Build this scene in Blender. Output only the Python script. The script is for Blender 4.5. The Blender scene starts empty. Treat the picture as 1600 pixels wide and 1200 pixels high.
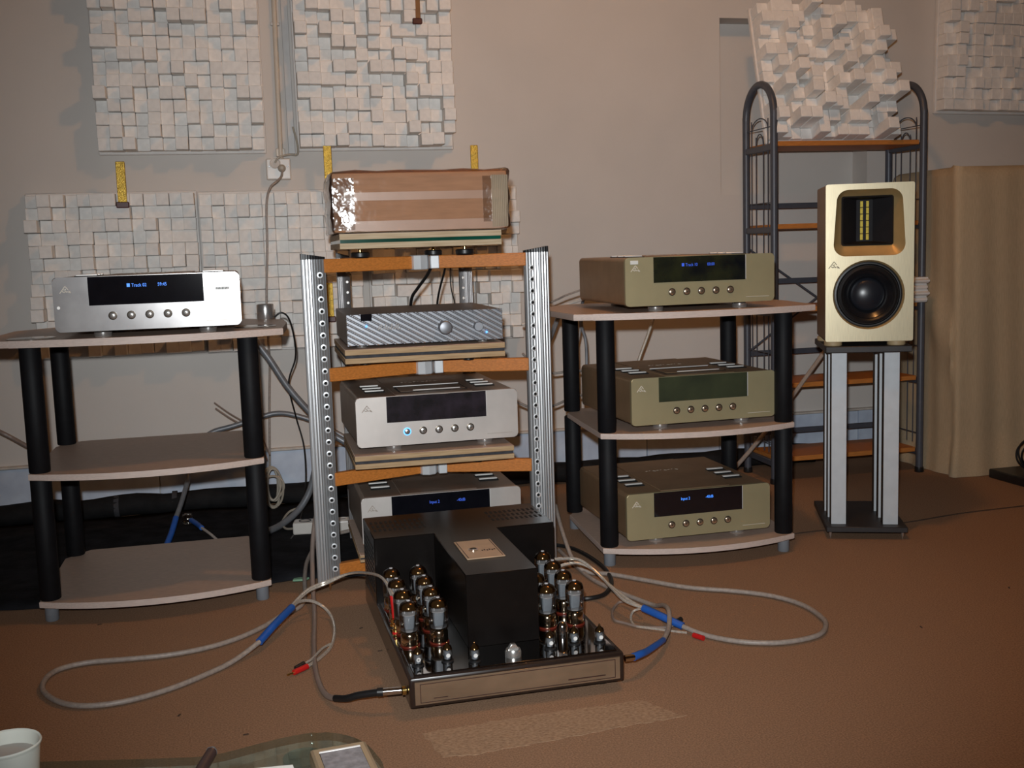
import bpy, bmesh, math, random
from mathutils import Vector, Matrix

SC = bpy.context.scene
COL = SC.collection
rad = math.radians

# ------------------------------------------------------------------ camera
CAM_H = 0.965
_yaw, _pitch, _roll, _f = rad(12.7), rad(7.02), rad(-1.83), 1720.0
F = Vector((math.sin(_yaw) * math.cos(_pitch), math.cos(_yaw) * math.cos(_pitch), -math.sin(_pitch)))
R0 = Vector((math.cos(_yaw), -math.sin(_yaw), 0))
U0 = R0.cross(F)
Rv = math.cos(_roll) * R0 + math.sin(_roll) * U0
Uv = -math.sin(_roll) * R0 + math.cos(_roll) * U0
cd = bpy.data.cameras.new('camera')
cd.sensor_width = 36.0
cd.lens = _f / 1600.0 * 36.0
cd.clip_start = 0.02
cam = bpy.data.objects.new('camera', cd)
COL.objects.link(cam)
cam.matrix_world = Matrix(((Rv.x, Uv.x, -F.x, 0), (Rv.y, Uv.y, -F.y, 0), (Rv.z, Uv.z, -F.z, CAM_H), (0, 0, 0, 1)))
SC.camera = cam

# ------------------------------------------------------------------ world, lights, exposure
w = bpy.data.worlds.new('room_air')
SC.world = w
w.use_nodes = True
w.node_tree.nodes['Background'].inputs[0].default_value = (0.5, 0.6, 0.8, 1)
w.node_tree.nodes['Background'].inputs[1].default_value = 0.02

SC.view_settings.view_transform = 'Standard'
SC.view_settings.look = 'None'
SC.view_settings.exposure = 0.0
SC.view_settings.gamma = 1.0
SC.view_settings.use_curve_mapping = False

# camera flash, a little above and left of the lens
ld = bpy.data.lights.new('camera_flash', 'SPOT')
ld.energy = 268
ld.color = (0.94, 0.98, 1.0)
ld.shadow_soft_size = 0.02
ld.spot_size = rad(76)
ld.spot_blend = 1.0
fl = bpy.data.objects.new('camera_flash', ld)
COL.objects.link(fl)
fl.location = (-0.03, 0.0, CAM_H + 0.11)
fdir = Vector((math.sin(_yaw + rad(1)), math.cos(_yaw + rad(1)), math.tan(rad(-4.0))))
fl.rotation_euler = fdir.to_track_quat('-Z', 'Y').to_euler()

# warm ceiling bulb, up and to the right
ld = bpy.data.lights.new('ceiling_bulb', 'POINT')
ld.energy = 25
ld.color = (1.0, 0.45, 0.14)
ld.shadow_soft_size = 0.06
lb = bpy.data.objects.new('ceiling_bulb', ld)
COL.objects.link(lb)
lb.location = (1.25, 2.6, 2.62)

# ------------------------------------------------------------------ mesh helpers
def smoothpath(pts, per=6):
    P = [Vector(p) for p in pts]
    if len(P) < 3:
        return P
    out = []
    for i in range(len(P) - 1):
        p0 = P[max(i - 1, 0)]; p1 = P[i]; p2 = P[i + 1]; p3 = P[min(i + 2, len(P) - 1)]
        for k in range(per):
            t = k / per
            out.append(0.5 * ((2 * p1) + (p2 - p0) * t + (2 * p0 - 5 * p1 + 4 * p2 - p3) * t * t + (3 * p1 - p0 - 3 * p2 + p3) * t ** 3))
    out.append(P[-1])
    return out

def rrect(x0, x1, y0, y1, r, n=5):
    pts = []
    for cx, cy, a0 in ((x1 - r, y1 - r, 0), (x0 + r, y1 - r, 90), (x0 + r, y0 + r, 180), (x1 - r, y0 + r, 270)):
        for k in range(n + 1):
            a = rad(a0 + 90 * k / n)
            pts.append((cx + r * math.cos(a), cy + r * math.sin(a)))
    return pts

class MB:
    def __init__(s):
        s.bm = bmesh.new()
        s.ang = 38
    def box(s, c, d, bev=0.0, rot=None, seg=1):
        M = Matrix.Translation(Vector(c))
        if rot is not None:
            M = M @ rot.to_4x4()
        g = bmesh.ops.create_cube(s.bm, size=1.0)
        vs = g['verts']
        bmesh.ops.scale(s.bm, vec=Vector(d), verts=vs)
        if bev > 0:
            if seg > 1:
                s.ang = 22
            es = list({e for v in vs for e in v.link_edges})
            r = bmesh.ops.bevel(s.bm, geom=es, offset=bev, segments=seg, affect='EDGES', profile=0.5)
            vs = list({v for f in r['faces'] for v in f.verts} | {v for v in vs if v.is_valid})
            vs = [v for v in vs if v.is_valid]
        bmesh.ops.transform(s.bm, matrix=M, verts=vs)
        return s
    def bar(s, p0, p1, wd, ht, bev=0.0):
        p0 = Vector(p0); p1 = Vector(p1); d = p1 - p0; L = d.length
        x = d.normalized(); up = Vector((0, 0, 1))
        if abs(x.z) > 0.95:
            up = Vector((0, 1, 0))
        y = up.cross(x).normalized(); z = x.cross(y)
        R = Matrix((x, y, z)).transposed()
        return s.box((p0 + p1) / 2, (L, wd, ht), bev, R)
    def rings(s, loops, closed=True, cap0=True, cap1=True):
        V = [[s.bm.verts.new(p) for p in lp] for lp in loops]
        n = len(V[0])
        for a, b in zip(V[:-1], V[1:]):
            for i in range(n if closed else n - 1):
                j = (i + 1) % n
                try:
                    s.bm.faces.new((a[i], a[j], b[j], b[i]))
                except ValueError:
                    pass
        if closed and cap0 and n > 2:
            s.bm.faces.new(list(reversed(V[0])))
        if closed and cap1 and n > 2:
            s.bm.faces.new(V[-1])
        return s
    def tube(s, pts, r, n=8, per=6, smooth=True):
        P = smoothpath(pts, per) if smooth else [Vector(p) for p in pts]
        rs = r if callable(r) else (lambda t: r)
        loops = []
        t0 = (P[1] - P[0]).normalized()
        ref = Vector((0, 0, 1)) if abs(t0.z) < 0.9 else Vector((1, 0, 0))
        nrm = (ref - t0 * ref.dot(t0)).normalized()
        for i, p in enumerate(P):
            t = (P[min(i + 1, len(P) - 1)] - P[max(i - 1, 0)]).normalized()
            nrm = (nrm - t * nrm.dot(t))
            if nrm.length < 1e-6:
                nrm = t.orthogonal()
            nrm.normalize()
            b = t.cross(nrm)
            rr = rs(i / (len(P) - 1))
            loops.append([p + nrm * rr * math.cos(2 * math.pi * k / n) + b * rr * math.sin(2 * math.pi * k / n) for k in range(n)])
        return s.rings(loops)
    def cyl(s, p0, p1, r0, r1=None, n=16):
        r1 = r0 if r1 is None else r1
        return s.tube([p0, p1], lambda t: r0 + (r1 - r0) * t, n, smooth=False)
    def lathe(s, prof, c=(0, 0, 0), n=20, axis='z', cap0=True, cap1=True):
        loops = []
        for r, h in prof:
            lp = []
            for k in range(n):
                a = 2 * math.pi * k / n
                if axis == 'z':
                    p = (c[0] + r * math.cos(a), c[1] + r * math.sin(a), c[2] + h)
                elif axis == 'y':      # h grows towards -y (out of a front face)
                    p = (c[0] + r * math.cos(a), c[1] - h, c[2] + r * math.sin(a))
                else:                  # x
                    p = (c[0] + h, c[1] + r * math.cos(a), c[2] + r * math.sin(a))
                lp.append(p)
            loops.append(lp)
        return s.rings(loops, cap0=cap0, cap1=cap1)
    def prism(s, poly, a, b, axis='z', bev=0.0):
        def P(u, v, h):
            return (u, v, h) if axis == 'z' else ((u, h, v) if axis == 'y' else (h, u, v))
        n0 = len(s.bm.faces)
        s.rings([[P(u, v, a) for u, v in poly], [P(u, v, b) for u, v in poly]])
        if bev > 0:
            s.ang = 22
            s.bm.faces.ensure_lookup_table()
            caps = [f for f in s.bm.faces[n0:] if len(f.verts) == len(poly)]
            es = list({e for f in caps for e in f.edges})
            bmesh.ops.bevel(s.bm, geom=es, offset=bev, segments=2, affect='EDGES', profile=0.5)
        return s
    def plate_holes(s, outer, holes, y0, y1):
        """front plate in the xz plane with holes, from y0 (front) back to y1"""
        es = []
        for lp in [outer] + holes:
            vs = [s.bm.verts.new((u, y0, v)) for u, v in lp]
            for i in range(len(vs)):
                es.append(s.bm.edges.new((vs[i], vs[(i + 1) % len(vs)])))
        r = bmesh.ops.triangle_fill(s.bm, use_beauty=True, use_dissolve=False, edges=es)
        fs = [g for g in r['geom'] if isinstance(g, bmesh.types.BMFace)]
        e = bmesh.ops.extrude_face_region(s.bm, geom=fs)
        vs = [g for g in e['geom'] if isinstance(g, bmesh.types.BMVert)]
        bmesh.ops.translate(s.bm, vec=(0, y1 - y0, 0), verts=vs)
        return s
    def mesh(s, name, ang=None):
        ang = s.ang if ang is None else ang
        bmesh.ops.recalc_face_normals(s.bm, faces=s.bm.faces[:])
        me = bpy.data.meshes.new(name)
        s.bm.to_mesh(me)
        s.bm.free()
        for p in me.polygons:
            p.use_smooth = True
        me.set_sharp_from_angle(angle=rad(ang))
        return me
    def obj(s, name, m, parent=None, loc=None, ang=None):
        return mobj(name, s.mesh(name, ang), m, parent, loc)

def mobj(name, me, m, parent=None, loc=None):
    if m is not None and not me.materials:
        me.materials.append(m)
    o = bpy.data.objects.new(name, me)
    COL.objects.link(o)
    if parent is not None:
        o.parent = parent
    if loc is not None:
        o.location = loc
    return o

def thing(name, label, cat, loc=(0, 0, 0), rz=0.0, group=None):
    o = bpy.data.objects.new(name, None)
    o.empty_display_size = 0.05
    COL.objects.link(o)
    o.location = loc
    o.rotation_euler = (0, 0, rad(rz))
    o['label'] = label
    o['category'] = cat
    if group:
        o['group'] = group
    return o

def tag(o, label, cat, group=None):
    o['label'] = label
    o['category'] = cat
    if group:
        o['group'] = group
    return o

def struct(o, label=None):
    o['kind'] = 'structure'
    if label:
        o['label'] = label
    return o

def text_mesh(body, size, align='LEFT', ext=0.0004):
    cu = bpy.data.curves.new('lettering', 'FONT')
    cu.body = body
    cu.size = size
    cu.align_x = align
    cu.extrude = ext
    o = bpy.data.objects.new('lettering', cu)
    COL.objects.link(o)
    bpy.context.view_layer.update()
    me = bpy.data.meshes.new_from_object(o.evaluated_get(bpy.context.evaluated_depsgraph_get()))
    bpy.data.objects.remove(o)
    bpy.data.curves.remove(cu)
    me.transform(Matrix.Rotation(rad(90), 4, 'X') @ Matrix.Diagonal((0.84, 1, 1, 1)))
    me.materials.clear()
    return me

# ------------------------------------------------------------------ materials
def mat(name, col, rough=0.5, metal=0.0, var=0.12, scale=30.0, bump=0.0, bscale=200.0, stretch=None, rnd=0.0, emit=None, estr=0.0, spec=0.5, coat=0.0, col2=None, detail=4.0):
    m = bpy.data.materials.new(name)
    m.use_nodes = True
    nt = m.node_tree
    N, L = nt.nodes, nt.links
    b = N['Principled BSDF']
    b.inputs['Roughness'].default_value = rough
    b.inputs['Metallic'].default_value = metal
    b.inputs['Specular IOR Level'].default_value = spec
    b.inputs['Coat Weight'].default_value = coat
    tc = N.new('ShaderNodeTexCoord')
    mp = N.new('ShaderNodeMapping')
    L.new(tc.outputs['Object'], mp.inputs[0])
    if stretch:
        mp.inputs['Scale'].default_value = stretch
    nz = N.new('ShaderNodeTexNoise')
    nz.inputs['Scale'].default_value = scale
    nz.inputs['Detail'].default_value = detail
    L.new(mp.outputs[0], nz.inputs['Vector'])
    cr = N.new('ShaderNodeValToRGB')
    c2 = col2 if col2 else tuple(c * (1 - var) for c in col)
    cr.color_ramp.elements[0].color = (*c2, 1)
    cr.color_ramp.elements[1].color = (*[min(1, c * (1 + (0 if col2 else var * 0.6))) for c in col], 1)
    cr.color_ramp.elements[0].position = 0.32
    cr.color_ramp.elements[1].position = 0.68
    L.new(nz.outputs['Fac'], cr.inputs[0])
    out = cr.outputs[0]
    if rnd > 0:
        oi = N.new('ShaderNodeObjectInfo')
        mr = N.new('ShaderNodeMapRange')
        mr.inputs['To Min'].default_value = 1 - rnd
        mr.inputs['To Max'].default_value = 1
        L.new(oi.outputs['Random'], mr.inputs[0])
        hs = N.new('ShaderNodeHueSaturation')
        L.new(mr.outputs[0], hs.inputs['Value'])
        L.new(out, hs.inputs['Color'])
        out = hs.outputs[0]
    L.new(out, b.inputs['Base Color'])
    if bump > 0:
        n2 = N.new('ShaderNodeTexNoise')
        n2.inputs['Scale'].default_value = bscale
        n2.inputs['Detail'].default_value = 3
        L.new(mp.outputs[0], n2.inputs['Vector'])
        bp = N.new('ShaderNodeBump')
        bp.inputs['Strength'].default_value = bump
        bp.inputs['Distance'].default_value = 0.003
        L.new(n2.outputs['Fac'], bp.inputs['Height'])
        L.new(bp.outputs[0], b.inputs['Normal'])
    if emit:
        b.inputs['Emission Color'].default_value = (*emit, 1)
        b.inputs['Emission Strength'].default_value = estr
    return m

def clear_mat(name, tint, gloss_rough=0.05, fac=0.12, bump=0.0, bscale=40, fmax=0.9):
    m = bpy.data.materials.new(name)
    m.use_nodes = True
    nt = m.node_tree
    N, L = nt.nodes, nt.links
    N.remove(N['Principled BSDF'])
    out = N['Material Output']
    tr = N.new('ShaderNodeBsdfTransparent')
    nz = N.new('ShaderNodeTexNoise'); nz.inputs['Scale'].default_value = bscale
    tc = N.new('ShaderNodeTexCoord'); L.new(tc.outputs['Object'], nz.inputs['Vector'])
    cr = N.new('ShaderNodeValToRGB')
    cr.color_ramp.elements[0].color = (*[c * 0.94 for c in tint], 1)
    cr.color_ramp.elements[1].color = (*tint, 1)
    L.new(nz.outputs['Fac'], cr.inputs[0]); L.new(cr.outputs[0], tr.inputs[0])
    gl = N.new('ShaderNodeBsdfGlossy'); gl.inputs['Roughness'].default_value = gloss_rough
    gl.inputs[0].default_value = (1, 1, 1, 1)
    fr = N.new('ShaderNodeFresnel'); fr.inputs['IOR'].default_value = 1.45
    mr = N.new('ShaderNodeMapRange'); mr.inputs['To Min'].default_value = fac * 0.5; mr.inputs['To Max'].default_value = fmax
    L.new(fr.outputs[0], mr.inputs[0])
    mx = N.new('ShaderNodeMixShader')
    L.new(mr.outputs[0], mx.inputs[0]); L.new(tr.outputs[0], mx.inputs[1]); L.new(gl.outputs[0], mx.inputs[2])
    if bump:
        bp = N.new('ShaderNodeBump'); bp.inputs['Strength'].default_value = bump; bp.inputs['Distance'].default_value = 0.01
        L.new(nz.outputs['Fac'], bp.inputs['Height']); L.new(bp.outputs[0], gl.inputs['Normal'])
    L.new(mx.outputs[0], out.inputs[0])
    return m

MT = {}
MT['wall'] = mat('wall_paint', (0.655, 0.615, 0.575), 0.62, var=0.04, scale=3, bump=0.05, bscale=160, spec=0.25)
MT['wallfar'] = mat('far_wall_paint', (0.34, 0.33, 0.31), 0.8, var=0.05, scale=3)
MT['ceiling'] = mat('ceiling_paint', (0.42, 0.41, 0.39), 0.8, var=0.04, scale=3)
MT['tile'] = mat('tile_marble', (0.68, 0.77, 0.90), 0.35, scale=9, col2=(0.47, 0.54, 0.67), rnd=0.05, detail=6)
MT['trim'] = mat('trim_paint', (0.62, 0.56, 0.50), 0.5, var=0.2, scale=25)
MT['carpet'] = mat('carpet_brown', (0.43, 0.262, 0.165), 0.95, scale=260, col2=(0.26, 0.158, 0.098), bump=0.5, bscale=420, spec=0.05, detail=8)
MT['patch'] = mat('carpet_tape', (0.50, 0.335, 0.215), 0.95, scale=180, col2=(0.30, 0.19, 0.12), stretch=(0.7, 1.4, 1), spec=0.05, bump=0.4, bscale=420, detail=8)
MT['seam'] = mat('carpet_seam', (0.07, 0.04, 0.025), 0.95, var=0.3, scale=60)
MT['blackcloth'] = mat('black_cloth', (0.016, 0.016, 0.019), 0.9, var=0.5, scale=14, bump=0.4, bscale=60, spec=0.1)
MT['blackfoam'] = mat('black_foam', (0.012, 0.012, 0.013), 0.8, var=0.4, scale=20, bump=0.3, bscale=80, spec=0.2)
MT['block'] = mat('white_foam_block', (0.91, 0.885, 0.85), 0.7, var=0.06, scale=50, rnd=0.08, bump=0.15, bscale=120, spec=0.15)
MT['board'] = mat('white_board', (0.76, 0.73, 0.70), 0.65, var=0.06, scale=20, spec=0.15)
MT['shelfwood'] = mat('pinkish_ash_laminate', (0.50, 0.375, 0.305), 0.42, var=0.16, scale=30, stretch=(1.5, 14, 14), spec=0.35)
MT['shelfedge'] = mat('pale_edge_band', (0.62, 0.50, 0.44), 0.5, var=0.1, scale=40, stretch=(1, 10, 10))
MT['polefoam'] = mat('black_pole', (0.006, 0.006, 0.0075), 0.6, var=0.2, scale=40, spec=0.22)
MT['greyfoot'] = mat('grey_plastic', (0.20, 0.215, 0.24), 0.45, var=0.08)
MT['silver'] = mat('silver_brushed', (0.60, 0.555, 0.52), 0.46, metal=0.6, var=0.10, scale=10, bump=0.0, stretch=(1, 1, 1))
MT['silverdull'] = mat('silver_smudged', (0.50, 0.485, 0.48), 0.205, metal=0.6, scale=14, col2=(0.37, 0.355, 0.355), detail=7)
MT['gold'] = mat('champagne_gold', (0.43, 0.37, 0.215), 0.48, metal=0.45, var=0.06, scale=12)
MT['goldshaded'] = mat('champagne_gold_shaded', (0.36, 0.235, 0.135), 0.45, metal=0.5, var=0.1, scale=16)  # brown of covers reached only by warm light, painted into the gold
MT['silvershaded'] = mat('silver_cover_shaded', (0.27, 0.21, 0.168), 0.45, metal=0.5, var=0.1, scale=16)  # silver covers darkened and browned likewise, warm-lit shade in the colour
MT['inset'] = mat('bright_bar', (0.80, 0.78, 0.75), 0.4, metal=0.25, var=0.05)
MT['screen'] = mat('display_glass', (0.006, 0.006, 0.009), 0.06, var=0.2, spec=0.7, coat=0.3)
MT['screendirty'] = mat('display_glass_smudged', (0.035, 0.028, 0.038), 0.16, scale=20, col2=(0.012, 0.012, 0.012), spec=0.7, detail=6)
MT['bluetext'] = mat('blue_display_light', (0.02, 0.05, 0.3), 0.5, var=0.02, emit=(0.06, 0.28, 1.0), estr=1.3)
MT['bluedim'] = mat('blue_display_dim', (0.02, 0.05, 0.3), 0.5, var=0.02, emit=(0.05, 0.15, 0.9), estr=0.6)
MT['bluelight'] = mat('blue_led', (0.1, 0.2, 0.5), 0.5, var=0.02, emit=(0.08, 0.35, 1.0), estr=2.5)
MT['btnring'] = mat('button_ring_dark', (0.10, 0.08, 0.06), 0.35, metal=0.7, var=0.1)
MT['btngold'] = mat('button_copper', (0.66, 0.50, 0.36), 0.25, metal=0.85, var=0.1)
MT['btnsilver'] = mat('button_silver', (0.75, 0.74, 0.72), 0.25, metal=0.85, var=0.1)
MT['footmetal'] = mat('steel_foot', (0.66, 0.65, 0.64), 0.24, metal=0.85, var=0.05)
MT['emblem'] = mat('emblem_silver', (0.66, 0.60, 0.50), 0.5, metal=0.0, var=0.05)
MT['emblemgrey'] = mat('emblem_grey', (0.40, 0.34, 0.29), 0.5, var=0.05)
MT['screen_reflect_green'] = mat('display_green_reflection', (0.060, 0.068, 0.036), 0.10, scale=9, col2=(0.036, 0.042, 0.026), spec=0.6)  # green reflection of the room painted into the glass base colour
MT['screen_reflect_olive'] = mat('display_olive_reflection', (0.030, 0.033, 0.014), 0.08, scale=12, col2=(0.006, 0.007, 0.010), spec=0.6)  # weaker olive room reflection, also painted into the base colour
MT['emblemdark'] = mat('emblem_dark', (0.12, 0.10, 0.07), 0.5, var=0.05)
MT['alu'] = mat('ribbed_aluminium', (0.60, 0.61, 0.62), 0.34, metal=0.8, var=0.05, scale=6)
MT['hubalu'] = mat('bright_aluminium', (0.72, 0.74, 0.76), 0.35, metal=0.35, var=0.04)
MT['aludark'] = mat('aluminium_inner', (0.28, 0.27, 0.27), 0.4, metal=0.7, var=0.1)
MT['chrome'] = mat('chrome', (0.78, 0.78, 0.78), 0.12, metal=1.0, var=0.04)
MT['black'] = mat('black_plastic', (0.012, 0.012, 0.013), 0.4, var=0.2)
MT['hole'] = mat('dark_hole', (0.004, 0.004, 0.004), 0.9, var=0.1)
MT['orangewood'] = mat('orange_wood', (0.56, 0.19, 0.035), 0.5, var=0.2, scale=25, stretch=(2, 14, 14), spec=0.3)
MT['bookwood'] = mat('bookshelf_wood', (0.50, 0.19, 0.045), 0.5, var=0.15, scale=20, stretch=(1.5, 12, 12), spec=0.3)
MT['ply'] = mat('plywood_edge', (0.56, 0.40, 0.235), 0.65, scale=16, col2=(0.36, 0.23, 0.12), stretch=(0.6, 1, 14), spec=0.2)
MT['plypale'] = mat('pale_plywood_edge', (0.62, 0.49, 0.33), 0.65, scale=16, col2=(0.46, 0.33, 0.2), stretch=(0.6, 1, 14), spec=0.2)
MT['felt'] = mat('grey_felt', (0.045, 0.045, 0.052), 0.85, var=0.3, scale=60)
MT['greenglass'] = mat('green_glass_edge', (0.005, 0.07, 0.045), 0.12, var=0.4, scale=8, spec=0.7)
MT['carton'] = mat('cardboard', (0.44, 0.235, 0.13), 0.75, var=0.1, scale=12, stretch=(1, 1, 8))
MT['cartonpale'] = mat('packing_tape', (0.50, 0.32, 0.23), 0.35, var=0.06, scale=10)
MT['foamwrap'] = mat('pale_corrugated', (0.46, 0.37, 0.27), 0.7, var=0.12, scale=10)
MT['wrap'] = clear_mat('stretch_wrap', (0.95, 0.94, 0.93), 0.09, 0.05, bump=0.22, bscale=22)
MT['wrapcrumple'] = clear_mat('crumpled_film', (0.95, 0.94, 0.93), 0.12, 0.16, bump=0.5, bscale=30)
MT['ribgrey'] = mat('grey_ribbed_metal', (0.28, 0.29, 0.315), 0.45, metal=0.75, var=0.08, scale=14)
MT['ribside'] = mat('grey_metal_cover', (0.22, 0.20, 0.19), 0.45, metal=0.5, var=0.08)
MT['ampblack'] = mat('black_gloss_enamel', (0.006, 0.0045, 0.004), 0.3, var=0.15, spec=0.22)
MT['ampmirror'] = mat('mirror_steel_deck', (0.38, 0.36, 0.35), 0.045, metal=1.0, var=0.03)
MT['ampfront'] = mat('bronze_mirror_plate', (0.46, 0.34, 0.235), 0.25, metal=0.7, scale=7, col2=(0.32, 0.235, 0.16), stretch=(1, 1, 2))
MT['ampwood'] = mat('dark_lacquer', (0.022, 0.013, 0.010), 0.25, var=0.15, coat=0.3)
MT['line'] = mat('thin_print_line', (0.04, 0.012, 0.008), 0.5, var=0.05)
MT['brass'] = mat('brass_plate', (0.66, 0.47, 0.31), 0.4, metal=0.4, var=0.12, scale=20)
MT['glass'] = clear_mat('tube_glass', (0.93, 0.92, 0.90), 0.03, 0.07)
MT['getter'] = mat('brown_getter', (0.20, 0.105, 0.038), 0.14, metal=0.85, var=0.25, scale=20)
MT['plate'] = mat('grey_tube_plate', (0.24, 0.27, 0.31), 0.55, metal=0.3, var=0.1)
MT['mica'] = mat('mica_disc', (0.50, 0.50, 0.52), 0.6, var=0.1)
MT['tubebase'] = mat('gilt_tube_base', (0.70, 0.58, 0.42), 0.13, metal=1.0, var=0.06)
MT['redring'] = mat('red_socket_ring', (0.13, 0.016, 0.008), 0.35, var=0.1)
MT['white'] = mat('white_print', (0.75, 0.74, 0.72), 0.6, var=0.05)
MT['spkgold'] = mat('brushed_gold_baffle', (0.64, 0.56, 0.385), 0.36, metal=0.72, var=0.10, scale=20, stretch=(30, 1, 1.2))
MT['spkside'] = mat('bronze_cabinet', (0.30, 0.17, 0.075), 0.42, metal=0.4, var=0.12)
MT['horn'] = mat('satin_gold_horn', (0.52, 0.37, 0.17), 0.42, metal=0.5, var=0.06)
MT['rubber'] = mat('black_rubber', (0.008, 0.008, 0.009), 0.38, var=0.2)
MT['cone'] = mat('black_cone', (0.010, 0.010, 0.012), 0.22, var=0.15)
MT['dome'] = mat('black_dome', (0.014, 0.016, 0.022), 0.30, var=0.1)
MT['tweeter'] = mat('tweeter_black', (0.008, 0.007, 0.009), 0.6, var=0.15, spec=0.25)
MT['ribbon'] = mat('yellow_ribbon', (0.50, 0.37, 0.03), 0.35, metal=0.3, var=0.25, scale=120)
MT['spkfoot'] = mat('pale_wood_disc', (0.46, 0.33, 0.18), 0.55, var=0.12)
MT['standsilver'] = mat('matt_silver_strip', (0.58, 0.61, 0.64), 0.55, metal=0.15, var=0.05)
MT['standdark'] = mat('dark_bronze_column', (0.045, 0.03, 0.02), 0.5, var=0.15)
MT['standplate'] = mat('dark_plate', (0.028, 0.025, 0.026), 0.5, var=0.15)
MT['bluegrey'] = mat('blue_grey_metal', (0.080, 0.087, 0.108), 0.42, metal=0.15, var=0.1)
MT['cloth'] = mat('tan_dust_cover', (0.52, 0.40, 0.26), 0.9, var=0.1, scale=30, stretch=(14, 14, 1), bump=0.25, bscale=500, spec=0.1)
MT['goldstrap'] = mat('gold_foil_strap', (0.66, 0.43, 0.07), 0.35, metal=0.6, var=0.25, scale=90, bump=0.8, bscale=220)
MT['brownstrap'] = mat('brown_strap', (0.25, 0.11, 0.03), 0.5, var=0.2)
MT['darkred'] = mat('dark_red_clip', (0.075, 0.012, 0.010), 0.4, var=0.2)
MT['plasticwhite'] = mat('socket_white', (0.66, 0.62, 0.57), 0.3, var=0.05)
MT['beige'] = mat('beige_cable', (0.42, 0.37, 0.30), 0.5, var=0.1)
MT['conduit'] = mat('cream_conduit', (0.62, 0.55, 0.46), 0.4, var=0.06)
MT['trunk'] = mat('grey_trunking', (0.56, 0.55, 0.54), 0.45, var=0.05)
MT['cablegrey'] = mat('grey_sleeved_cable', (0.35, 0.30, 0.265), 0.45, var=0.2, scale=120, spec=0.5)
MT['cablesilver'] = mat('silver_wire', (0.72, 0.66, 0.58), 0.25, metal=0.5, var=0.25, scale=200)
MT['cablebrown'] = mat('brown_grey_cable', (0.26, 0.20, 0.17), 0.45, var=0.1)
MT['cableblack'] = mat('black_cable', (0.010, 0.010, 0.011), 0.45, var=0.1)
MT['tubegrey'] = mat('grey_conduit_hose', (0.22, 0.23, 0.25), 0.4, metal=0.3, var=0.15)
MT['blue'] = mat('blue_heatshrink', (0.015, 0.10, 0.42), 0.45, var=0.1)
MT['red'] = mat('red_plug', (0.55, 0.012, 0.012), 0.4, var=0.08)
MT['goldmetal'] = mat('gold_plated', (0.75, 0.52, 0.18), 0.2, metal=1.0, var=0.05)
MT['cup'] = mat('paper_cup', (0.66, 0.67, 0.60), 0.6, var=0.04)
MT['drink'] = mat('milky_drink', (0.40, 0.36, 0.33), 0.3, var=0.05)
MT['tableglass'] = clear_mat('table_glass', (0.72, 0.80, 0.74), 0.03, 0.03, fmax=0.35)
MT['teal'] = mat('steel_disc', (0.20, 0.30, 0.31), 0.25, metal=0.9, var=0.15)
MT['remote'] = mat('bronze_remote', (0.42, 0.31, 0.19), 0.35, metal=0.5, var=0.06)
MT['remoteface'] = mat('remote_face', (0.20, 0.185, 0.19), 0.6, var=0.3, scale=120)
MT['paper'] = mat('paper', (0.72, 0.72, 0.68), 0.7, var=0.04)
MT['darkbrown'] = mat('dark_brown_plastic', (0.04, 0.022, 0.02), 0.35, var=0.1)
MT['wood'] = mat('grey_stick', (0.36, 0.29, 0.24), 0.6, var=0.15)
MT['green'] = mat('pale_green_paper', (0.22, 0.40, 0.26), 0.8, var=0.1)
MT['barcode'] = mat('sticker_print', (0.05, 0.06, 0.06), 0.5, var=0.1)
MT['sticker'] = mat('sticker_pale', (0.55, 0.55, 0.53), 0.5, var=0.1)
MT['clearfilm'] = clear_mat('clear_plastic', (0.86, 0.84, 0.80), 0.08, 0.16)

# ------------------------------------------------------------------ the room
WY = 4.37
X0, X1, YB, ZC = -2.4, 4.4, -2.6, 2.75
random.seed(7)

fl_ = struct(MB().box(((X0 + X1) / 2, (YB + WY) / 2, -0.05), (X1 - X0 + 0.4, WY - YB + 0.4, 0.1)).obj('floor', MT['carpet']), 'worn brown carpet floor')
_rt = random.Random(4)
_tp = []
for (xa, ya), (xb, yb_) in zip([(0.268, 2.112), (0.288, 1.995), (0.349, 1.988), (0.801, 2.036), (0.739, 2.136), (0.458, 2.128)], [(0.288, 1.995), (0.349, 1.988), (0.801, 2.036), (0.739, 2.136), (0.458, 2.128), (0.268, 2.112)]):
    _n = max(2, int(math.hypot(xb - xa, yb_ - ya) / 0.012))
    for _i in range(_n):
        _u = _i / _n
        _tp.append((xa + (xb - xa) * _u + _rt.uniform(-.004, .004), ya + (yb_ - ya) * _u + _rt.uniform(-.004, .004)))
MB().prism(_tp, 0.0002, 0.0010).obj('carpet_tape', MT['patch'], fl_)
MB().tube([(1.55, 3.235, 0.0), (1.742, 3.26, 0.0), (2.047, 3.257, 0.0), (2.326, 3.307, 0.0), (2.597, 3.327, 0.0), (3.2, 3.37, 0)], 0.0035, 6).obj('carpet_seam', MT['seam'], fl_)

for _x, _y, _a in ((-0.47, 3.03, 20), (-0.22, 2.35, 70), (-0.08, 2.21, 10), (0.205, 2.78, 40), (0.235, 2.60, 5), (1.28, 2.72, 15), (1.95, 2.55, 60), (2.1, 2.2, 30), (1.55, 2.35, 80)):
    _o = MB().box((0, 0, 0.001), (0.011, 0.004, 0.002), 0.0006).obj('carpet_fleck', MT['seam'], fl_, (_x, _y, 0.0))
    _o.rotation_euler = (0, 0, rad(_a))

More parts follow.
